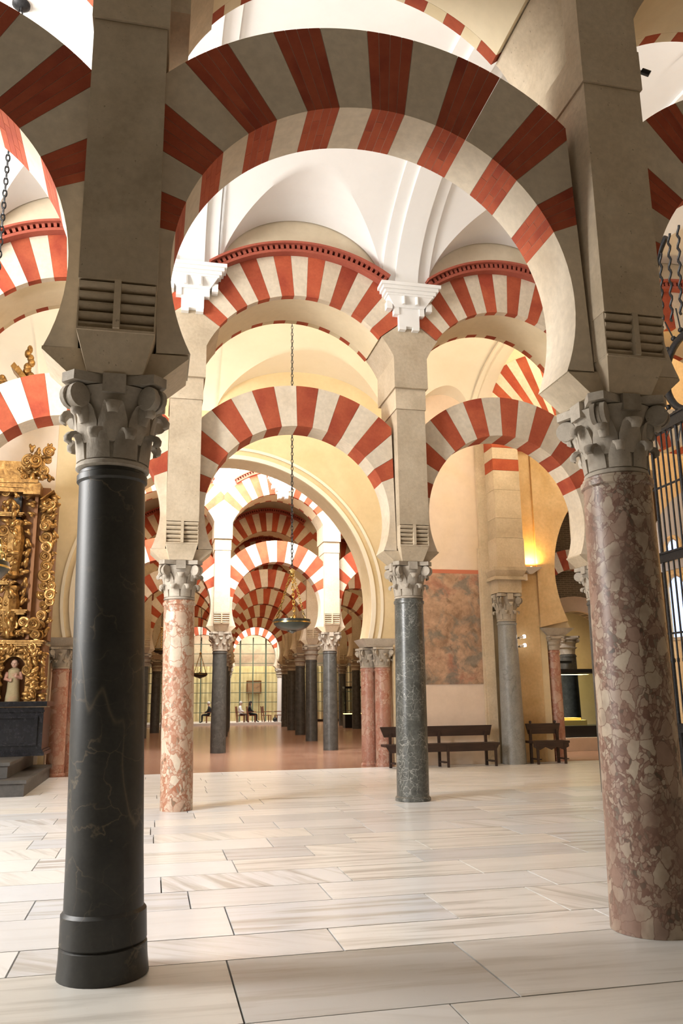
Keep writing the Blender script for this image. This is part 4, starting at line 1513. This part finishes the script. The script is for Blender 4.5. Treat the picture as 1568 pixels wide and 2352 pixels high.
for i in range(26):
    spots.append((0.0 + 0.6 * rr_.random(), -0.1 + 0.2 * rr_.random(), 6.35 + 0.75 * rr_.random(), rr_.randint(0, 1)))
for i in range(16):
    spots.append((0.55 + 0.2 * rr_.random(), 0.1, 5.3 + 0.7 * rr_.random(), rr_.randint(0, 1)))
spots += [(-0.62 - x_, y_, z_ + 0.03, kk) for x_, y_, z_, kk in spots if x_ > -0.1]
for (x_, y_, z_, kk) in spots:
    s_ = rr_.uniform(0.75, 1.25)
    obj('carved_scroll' if kk == 0 else 'carved_leaf', scroll if kk == 0 else leafc, rp, (x_, y_, gz(z_)), (rr_.uniform(-.3, .3), rr_.uniform(0, 6), rr_.uniform(-.3, .3)), (s_, s_, s_))
# top: broken pediment, finial figure
mb = MB()
for s_ in (0, 1):
    mb.prism([(-0.35 + 0.10 * s_, gz(8.85) - 0.1 * s_), (0.30 + 0.06 * s_, gz(8.10) - 0.1 * s_), (0.36 + 0.06 * s_, gz(8.16) - 0.1 * s_), (-0.28 + 0.10 * s_, gz(8.95) - 0.1 * s_)], -0.15 - 0.06 * s_, 0.3)
obj('broken_pediment', mb.mesh('broken_pediment', M['gold']), rp)
mb = MB()
for i in range(12):
    mb.ball((0.02 + 0.05 * math.sin(i * 1.7), -0.05, gz(8.15 + 0.105 * i)), 0.13 - 0.006 * i, 0.1, 0.10, 8, 5)
obj('finial', mb.mesh('finial', M['gold'], 50), rp)
mb = MB()
for i in range(9):
    mb.box(-1.0, -0.50 - 0.03 * (i % 3) + 0.015 * i, -0.08, 0.3, gz(7.3) + 0.15 * i, gz(7.3) + 0.15 * i + 0.10)
    mb.ball((-0.36 - 0.02 * i, -0.05, gz(7.4) + 0.15 * i), 0.07)
obj('side_tier', mb.mesh('side_tier', M['gold']), rp)
# saint in the niche
sa = thing('saint_statue', 'painted robed saint statue standing in the altarpiece niche', 'statue', (-2.80, 18.46, 1.64))
prof = [(0.15, 0.0), (0.15, 0.05), (0.125, 0.2), (0.115, 0.42), (0.13, 0.58), (0.12, 0.64), (0.05, 0.68)]
obj('robe', MB().lathe(prof, 14).mesh('robe', stone('robe_paint', (0.30, 0.24, 0.13), (0.42, 0.34, 0.2), (0.45, 0.22, 0.15), 4), 40), sa)
skin_m = plain('skin', (0.45, 0.28, 0.20), 0.6)
mb = MB().tube([(-0.12, -0.02, 0.58), (-0.15, -0.08, 0.45), (-0.05, -0.14, 0.42)], [0.045, 0.04, 0.03], 8).tube([(0.12, -0.02, 0.58), (0.15, -0.08, 0.47), (0.06, -0.14, 0.50)], [0.045, 0.04, 0.03], 8)
obj('sleeve', mb.mesh('sleeve', stone('sleeve_paint', (0.34, 0.16, 0.11), (0.44, 0.24, 0.17), None, 4), 40), sa)
mb = MB().ball((0, -0.01, 0.765), 0.068, 0.075, 0.088, 12, 8).tube([(0, 0, 0.64), (0, 0, 0.72)], 0.035, 8).ball((0, -0.085, 0.76), 0.012, 0.016, 0.02)
for s_ in (-1, 1):
    mb.ball((s_ * 0.066, 0, 0.765), 0.012, 0.02, 0.022)
for hx, hy, hz in ((-0.04, -0.15, 0.42), (0.05, -0.15, 0.51)):
    mb.ball((hx, hy, hz), 0.026, 0.016, 0.03)
    for f_ in range(5):
        mb.tube([(hx - 0.02 + 0.01 * f_, hy - 0.005, hz + 0.02), (hx - 0.022 + 0.011 * f_, hy - 0.012, hz + (0.055 if f_ else 0.035))], 0.0055, 5)
obj('head_and_hands', mb.mesh('head_and_hands', skin_m, 40), sa)
obj('hair', MB().ball((0, 0.012, 0.79), 0.074, 0.075, 0.078, 12, 8).mesh('hair', plain('hair_paint', (0.06, 0.035, 0.02)), 40), sa)
for s_ in (-1, 1):
    obj('eye', MB().ball((s_ * 0.026, -0.078, 0.775), 0.008).mesh('eye', M['dblack']), sa)
obj('mouth', MB().ball((0, -0.080, 0.73), 0.018, 0.006, 0.005).mesh('mouth', plain('lip_paint', (0.35, 0.12, 0.09))), sa)

# ------------------------------------------------------------------ far end: platform, glass screen, chairs, sitters
xs = XF[4]
FYY = YE[4]
tag(obj('platform', MB().box(-6, 6.0, 0, 6.2, 0, 0.16).mesh('platform', M['palestep']), None, (3.0, 56.4, 0)), 'low pale platform in front of the distant glass screen', 'platform')
gs = thing('glass_screen', 'green framed glass screen filling the farthest arches', 'glass screen', (xs[3], FYY + 0.72, 0.16))
mull = MB()
for k in range(-3, 4):
    x0 = 3.63 * k
    for i in range(1, 4):
        w_ = 0.05 if i != 2 else 0.035
        obj('mullion', MB().box(x0 + 0.9075 * i - w_, x0 + 0.9075 * i + w_, -0.05, 0.05, 0, 5.8).mesh('mullion', M['greenframe']), gs)
for i in range(9):
    obj('transom', MB().box(-11, 14.5, -0.04, 0.04, 0.62 + 0.67 * i, 0.66 + 0.67 * i).mesh('transom', M['greenframe']), gs)
pane = MB().box(-0.44, 0.44, 0.0, 0.006, 0.0, 0.60).mesh('pane', M['glass'])
for k in range(-1, 2):
    for i in range(4):
        for j in range(7):
            obj('pane', pane, gs, (3.63 * k + 0.9075 * i + 0.454, 0.05, 0.69 + 0.67 * j))
# lit curtain wall and painting in the court behind
t = NT('pleated_curtain')
v = t.vec(rnd=False)
n1 = t.noise(v, 2.0, 2)
M['curtain'] = t.out(t.ramp(n1, [(0.3, (0.62, 0.52, 0.30)), (0.7, (0.76, 0.66, 0.42))]), 0.85)
vs, fs = [], []
for i in range(400):
    x_ = -8 + i * 0.055
    yv = 0.05 * math.sin(i * 1.1)
    vs += [(x_, yv, 0), (x_, yv, 3.9)]
for i in range(399):
    fs.append((2 * i, 2 * i + 2, 2 * i + 3, 2 * i + 1))
tag(obj('curtain', MB().add(vs, fs).mesh('curtain', M['curtain'], 60), None, (6, 62.2, 0.17)), 'pale yellow pleated curtain behind the distant glass screen', 'curtain')
struct(obj('wall_end', MB().box(-22, 30, 63.0, 63.3, 0, 10.6).mesh('wall_end', stone('end_wall_stone', (0.34, 0.27, 0.22), (0.46, 0.38, 0.31), (0.30, 0.2, 0.17), 0.8))))
pt = thing('painting', 'dim framed painting on a stand behind the distant glass screen', 'painting', (7.3, 62.0, 2.15), (0, 0, 0), None, (1, 1, 0.62))
obj('stand', MB().box(-0.4, -0.35, -0.02, 0.02, -3.2, 0).box(0.35, 0.4, -0.02, 0.02, -3.2, 0).mesh('stand', M['goldark']), pt)
obj('canvas', MB().box(-0.45, 0.45, -0.02, 0.02, 0, 1.3).mesh('canvas', stone('old_canvas', (0.38, 0.20, 0.12), (0.5, 0.33, 0.2), (0.2, 0.13, 0.09), 3)), pt)
obj('picture_frame', MB().box(-0.55, -0.45, -0.04, 0.03, -0.1, 1.4).box(0.45, 0.55, -0.04, 0.03, -0.1, 1.4).box(-0.45, 0.45, -0.04, 0.03, 1.3, 1.4).box(-0.45, 0.45, -0.04, 0.03, -0.1, 0).mesh('picture_frame', M['goldark']), pt)


def chair(x, y, rz, label):
    c = thing('wooden_chair', label, 'chair', (x, y, 0.16), (0, 0, rz), 'wooden chairs on the far platform', (1.12, 1.12, 1.0))
    obj('seat', MB().box(-0.24, 0.24, -0.24, 0.24, 0.42, 0.46).mesh('seat', M['chairwood']), c)
    for a_ in (-1, 1):
        obj('front_leg', MB().box(a_ * 0.21 - 0.025, a_ * 0.21 + 0.025, -0.23, -0.18, 0, 0.42).mesh('front_leg', M['chairwood']), c)
        obj('rear_leg', MB().frus((a_ * 0.21 - 0.025, a_ * 0.21 + 0.025, 0.18, 0.23), (a_ * 0.21 - 0.025, a_ * 0.21 + 0.025, 0.28, 0.33), 0, 1.05).mesh('rear_leg', M['chairwood']), c)
        obj('armrest', MB().box(a_ * 0.24 - 0.025, a_ * 0.24 + 0.025, -0.24, 0.27, 0.66, 0.70).mesh('armrest', M['chairwood']), c)
    obj('backrest', MB().add([(-0.2, 0.235, 0.6), (0.2, 0.235, 0.6), (0.2, 0.30, 1.0), (-0.2, 0.30, 1.0), (-0.2, 0.26, 0.6), (0.2, 0.26, 0.6), (0.2, 0.325, 1.0), (-0.2, 0.325, 1.0)],
        [(0, 1, 2, 3), (7, 6, 5, 4), (0, 4, 5, 1), (2, 6, 7, 3), (0, 3, 7, 4), (1, 5, 6, 2)]).mesh('backrest', M['chairwood']), c)


# chair faces local -y; rz = +90deg faces +x
chair(5.92, 57.6, R(75), 'wooden armchair under the white-shirted sitter')
chair(6.62, 57.3, R(90), 'wooden armchair under the sitter in black')
chair(7.65, 57.5, R(100), 'empty wooden armchair right of the sitter in black')
chair(8.55, 57.7, R(-80), 'wooden chair with a dark bag beside the far right column')
chair(3.85, 57.5, R(-90), 'wooden armchair seen between the rose column and the grey column')
tag(obj('dark_bag', MB().ball((0, 0, 0.14), 0.16, 0.12, 0.15, 10, 6).tube([(-0.08, 0, 0.25), (0, 0, 0.38), (0.08, 0, 0.25)], 0.015, 6).mesh('dark_bag', M['dblack'], 50), None, (8.20, 57.3, 0.172)), 'small dark bag on the far platform', 'bag')


def person(label, x, y, rz, top, skin, trousers, hair, longhair=False, cat='person'):
    """seated figure facing local -y; one skinned body, hair and clothes as children"""
    p = thing('person', label, cat, (x, y, 0.16), (0, 0, rz))
    V = {'pel': (0, 0.05, 0.55), 'ch': (0, 0.07, 0.88), 'sh': (0, 0.06, 1.02), 'nk': (0, 0.03, 1.11), 'hd': (0, 0.0, 1.22), 'hd2': (0, 0.0, 1.32)}
    rad = {'pel': 0.15, 'ch': 0.145, 'sh': 0.115, 'nk': 0.05, 'hd': 0.082, 'hd2': 0.075}
    Ed = [('pel', 'ch'), ('ch', 'sh'), ('sh', 'nk'), ('nk', 'hd'), ('hd', 'hd2')]
    for s_, n_ in ((-1, 'l'), (1, 'r')):
        for k_, pos, r_ in (('hip', (s_ * 0.10, 0.02, 0.54), 0.10), ('kn', (s_ * 0.12, -0.40, 0.52), 0.065), ('an', (s_ * 0.12, -0.40, 0.09), 0.042), ('to', (s_ * 0.13, -0.56, 0.04), 0.035),
                            ('so', (s_ * 0.19, 0.06, 1.0), 0.062), ('el', (s_ * 0.24, -0.04, 0.76), 0.045), ('wr', (s_ * 0.14, -0.24, 0.68), 0.032), ('pa', (s_ * 0.11, -0.31, 0.665), 0.030)):
            V[k_ + n_] = pos
            rad[k_ + n_] = r_
        Ed += [('pel', 'hip' + n_), ('hip' + n_, 'kn' + n_), ('kn' + n_, 'an' + n_), ('an' + n_, 'to' + n_), ('sh', 'so' + n_), ('so' + n_, 'el' + n_), ('el' + n_, 'wr' + n_), ('wr' + n_, 'pa' + n_)]
        for f_ in range(5):
            a = 'f%d%s' % (f_, n_)
            b = 'g%d%s' % (f_, n_)
            ln = (0.05, 0.075, 0.085, 0.078, 0.06)[f_]
            if f_ == 0:
                V[a] = (s_ * 0.075, -0.30, 0.675)
                V[b] = (s_ * 0.055, -0.33, 0.665)
            else:
                V[a] = (s_ * (0.075 + 0.022 * f_), -0.345, 0.660)
                V[b] = (s_ * (0.075 + 0.022 * f_), -0.345 - ln * 0.8, 0.635)
            rad[a], rad[b] = 0.010, 0.008
            Ed += [('pa' + n_, a), (a, b)]
    ks = list(V)
    ix = {k_: i for i, k_ in enumerate(ks)}
    me = bpy.data.meshes.new('body')
    me.from_pydata([V[k_] for k_ in ks], [(ix[a], ix[b]) for a, b in Ed], [])
    for q in (top, skin, trousers):
        me.materials.append(q)
    o = obj('body', me, p)
    sm = o.modifiers.new('skin', 'SKIN')
    for i, k_ in enumerate(ks):
        sv = me.skin_vertices[0].data[i]
        sv.radius = (rad[k_], rad[k_])
        sv.use_root = (k_ == 'pel')
    ss = o.modifiers.new('sub', 'SUBSURF')
    ss.levels = ss.render_levels = 1
    dg = bpy.context.evaluated_depsgraph_get()
    ev = o.evaluated_get(dg)
    m2 = bpy.data.meshes.new_from_object(ev)
    o.modifiers.clear()
    o.data = m2
    m2.materials.clear()
    for q in (top, skin, trousers):
        m2.materials.append(q)
    for f in m2.polygons:
        c_ = f.center
        f.use_smooth = True
        if c_.z > 1.09 or (c_.y < -0.20 and c_.z > 0.60):
            f.material_index = 1
        elif c_.z < 0.60 and (c_.y < 0.0 or c_.z < 0.46):
            f.material_index = 2
        else:
            f.material_index = 0
    hm = MB().ball((0, 0.02, 1.31), 0.098, 0.105, 0.10, 12, 8)
    if longhair:
        hm.ball((0, 0.06, 1.15), 0.105, 0.07, 0.20, 12, 8)
    obj('hair', hm.mesh('hair', hair, 60), p)
    fm = MB().ball((0, -0.085, 1.245), 0.014, 0.018, 0.022)
    for s_ in (-1, 1):
        fm.ball((s_ * 0.085, 0.0, 1.245), 0.012, 0.02, 0.028)
    obj('nose_and_ears', fm.mesh('nose_and_ears', skin, 60), p)
    for s_ in (-1, 1):
        obj('eye', MB().ball((s_ * 0.032, -0.076, 1.265), 0.010).mesh('eye', M['dblack']), p)
    obj('mouth', MB().ball((0, -0.078, 1.195), 0.022, 0.006, 0.006).mesh('mouth', plain('lips', (0.35, 0.13, 0.11))), p)


wht = plain('white_shirt', (0.80, 0.80, 0.80))
blk = plain('black_cloth', (0.012, 0.012, 0.014))
skn = plain('skin_tone', (0.55, 0.33, 0.24), 0.55)
brn = plain('brown_trousers', (0.12, 0.07, 0.05))
person('grey-haired sitter in a white shirt before the distant glass screen', 5.92, 57.6, R(75), wht, skn, brn, plain('grey_hair', (0.6, 0.58, 0.56)))
person('long-haired sitter in black before the distant glass screen', 6.55, 57.3, R(90), blk, skn, blk, plain('black_hair', (0.01, 0.008, 0.007)), True)
person('sitter in black with white hair between the rose and grey columns', 3.72, 57.5, R(-100), blk, skn, blk, plain('white_hair', (0.75, 0.74, 0.72)))

# distant lit display case on the right
for i, (x_, y_) in enumerate(((11.2, 47.6), (12.2, 48.0))):
    fv = thing('display_case', '%s distant lit display case right of the bright arcade' % ('left', 'right')[i], 'display case', (x_, y_, 0), (0, 0, 0), 'distant display cases')
    obj('base', MB().box(-0.4, 0.4, -0.3, 0.3, 0, 0.75).mesh('base', M['dblack']), fv)
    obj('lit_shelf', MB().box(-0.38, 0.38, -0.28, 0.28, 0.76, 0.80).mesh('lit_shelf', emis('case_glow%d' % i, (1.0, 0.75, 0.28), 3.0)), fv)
    obj('top_frame', MB().box(-0.4, 0.4, -0.3, 0.3, 2.2, 2.32).mesh('top_frame', M['dblack']), fv)
    for x2, y2, x3, y3 in ((-0.4, -0.3, 0.4, -0.29), (-0.4, 0.29, 0.4, 0.3), (-0.4, -0.28, -0.39, 0.28), (0.39, -0.28, 0.4, 0.28)):
        obj('glass_pane', MB().box(x2, x3, y2, y3, 0.80, 2.2).mesh('glass_pane', M['glass']), fv)

# far side of the chapel behind the grille
wg = struct(obj('wall_side', MB().box(13.6, 13.9, 5.5, 20.0, 0, 12).mesh('wall_side', M['orange'])))
area('grille_chapel_lamp', (11.6, 12.6, 3.2), (13.6, 12.4, 6.0), 1.0, 1.0, 150, (1.0, 0.66, 0.25))

# arched windows glowing blue in the chapel wall seen through the grille
def side_window(n, y, z0, z1, hw):
    t_ = 'window_%d' % n
    w_ = struct(obj(t_, MB().box(-0.03, 0.0, -hw - 0.08, hw + 0.08, z0 - 0.08, z0).mesh(t_, M['stone']), None, (13.6, y, 0)))
    k = 12
    pl = [(-hw, z0), (hw, z0), (hw, z1 - hw)] + [(hw * math.cos(PI * i / k), z1 - hw + hw * math.sin(PI * i / k)) for i in range(1, k)] + [(-hw, z1 - hw)]
    m_ = MB().prism(pl, 0.0, 0.02).mesh('pane', emis('daylight_pane%d' % n, (0.42, 0.60, 1.0), 1.6))
    m_.transform(Matrix.Rotation(R(-90), 4, 'Z'))
    obj('pane', m_, w_, (-0.03, 0, 0))
    m_ = MB().tube([(0, -hw, z0), (0, -hw, z1 - hw)] + [(0, -hw * math.cos(PI * i / k), z1 - hw + hw * math.sin(PI * i / k)) for i in range(1, k)] + [(0, hw, z1 - hw), (0, hw, z0)], 0.07, 6).mesh('window_frame', M['orange'], 50)
    obj('window_frame', m_, w_, (-0.05, 0, 0))


side_window(1, 19.4, 3.1, 4.75, 0.42)
side_window(2, 19.4, 5.2, 5.75, 0.35)
# shaded near nave the camera stands in
struct(obj('ceiling', MB().box(-9, 9, -8, 5.1, 10.0, 10.2).mesh('ceiling', M['white'])))
struct(obj('wall_right', MB().box(9.0, 9.2, -8, 5.0, 0, 10.0).mesh('wall_right', M['stone'])))  # added unseen wall, blocks ambient light coming from the right
k = 14
pl = [(-2.1, 4.9), (1.4, 4.9)] + [(1.4 * math.cos(PI * i / k) if i < k / 2 else 2.1 * math.cos(PI * i / k), 5.4 + 1.5 * math.sin(PI * i / k)) for i in range(k + 1)]
m_ = MB().prism(pl, 0.0, 0.02).mesh('plaster_facing', plain('lilac_grey_plaster', (0.40, 0.385, 0.40), 0.9))
m_.transform(Matrix.Rotation(R(-90), 4, 'Z'))
obj('plaster_facing', m_, wg, (13.578, 18.4, 0))
struct(obj('wall_west', MB().box(-9.2, -9.0, AY, BY, 0, 11).mesh('wall_west', M['white'])))
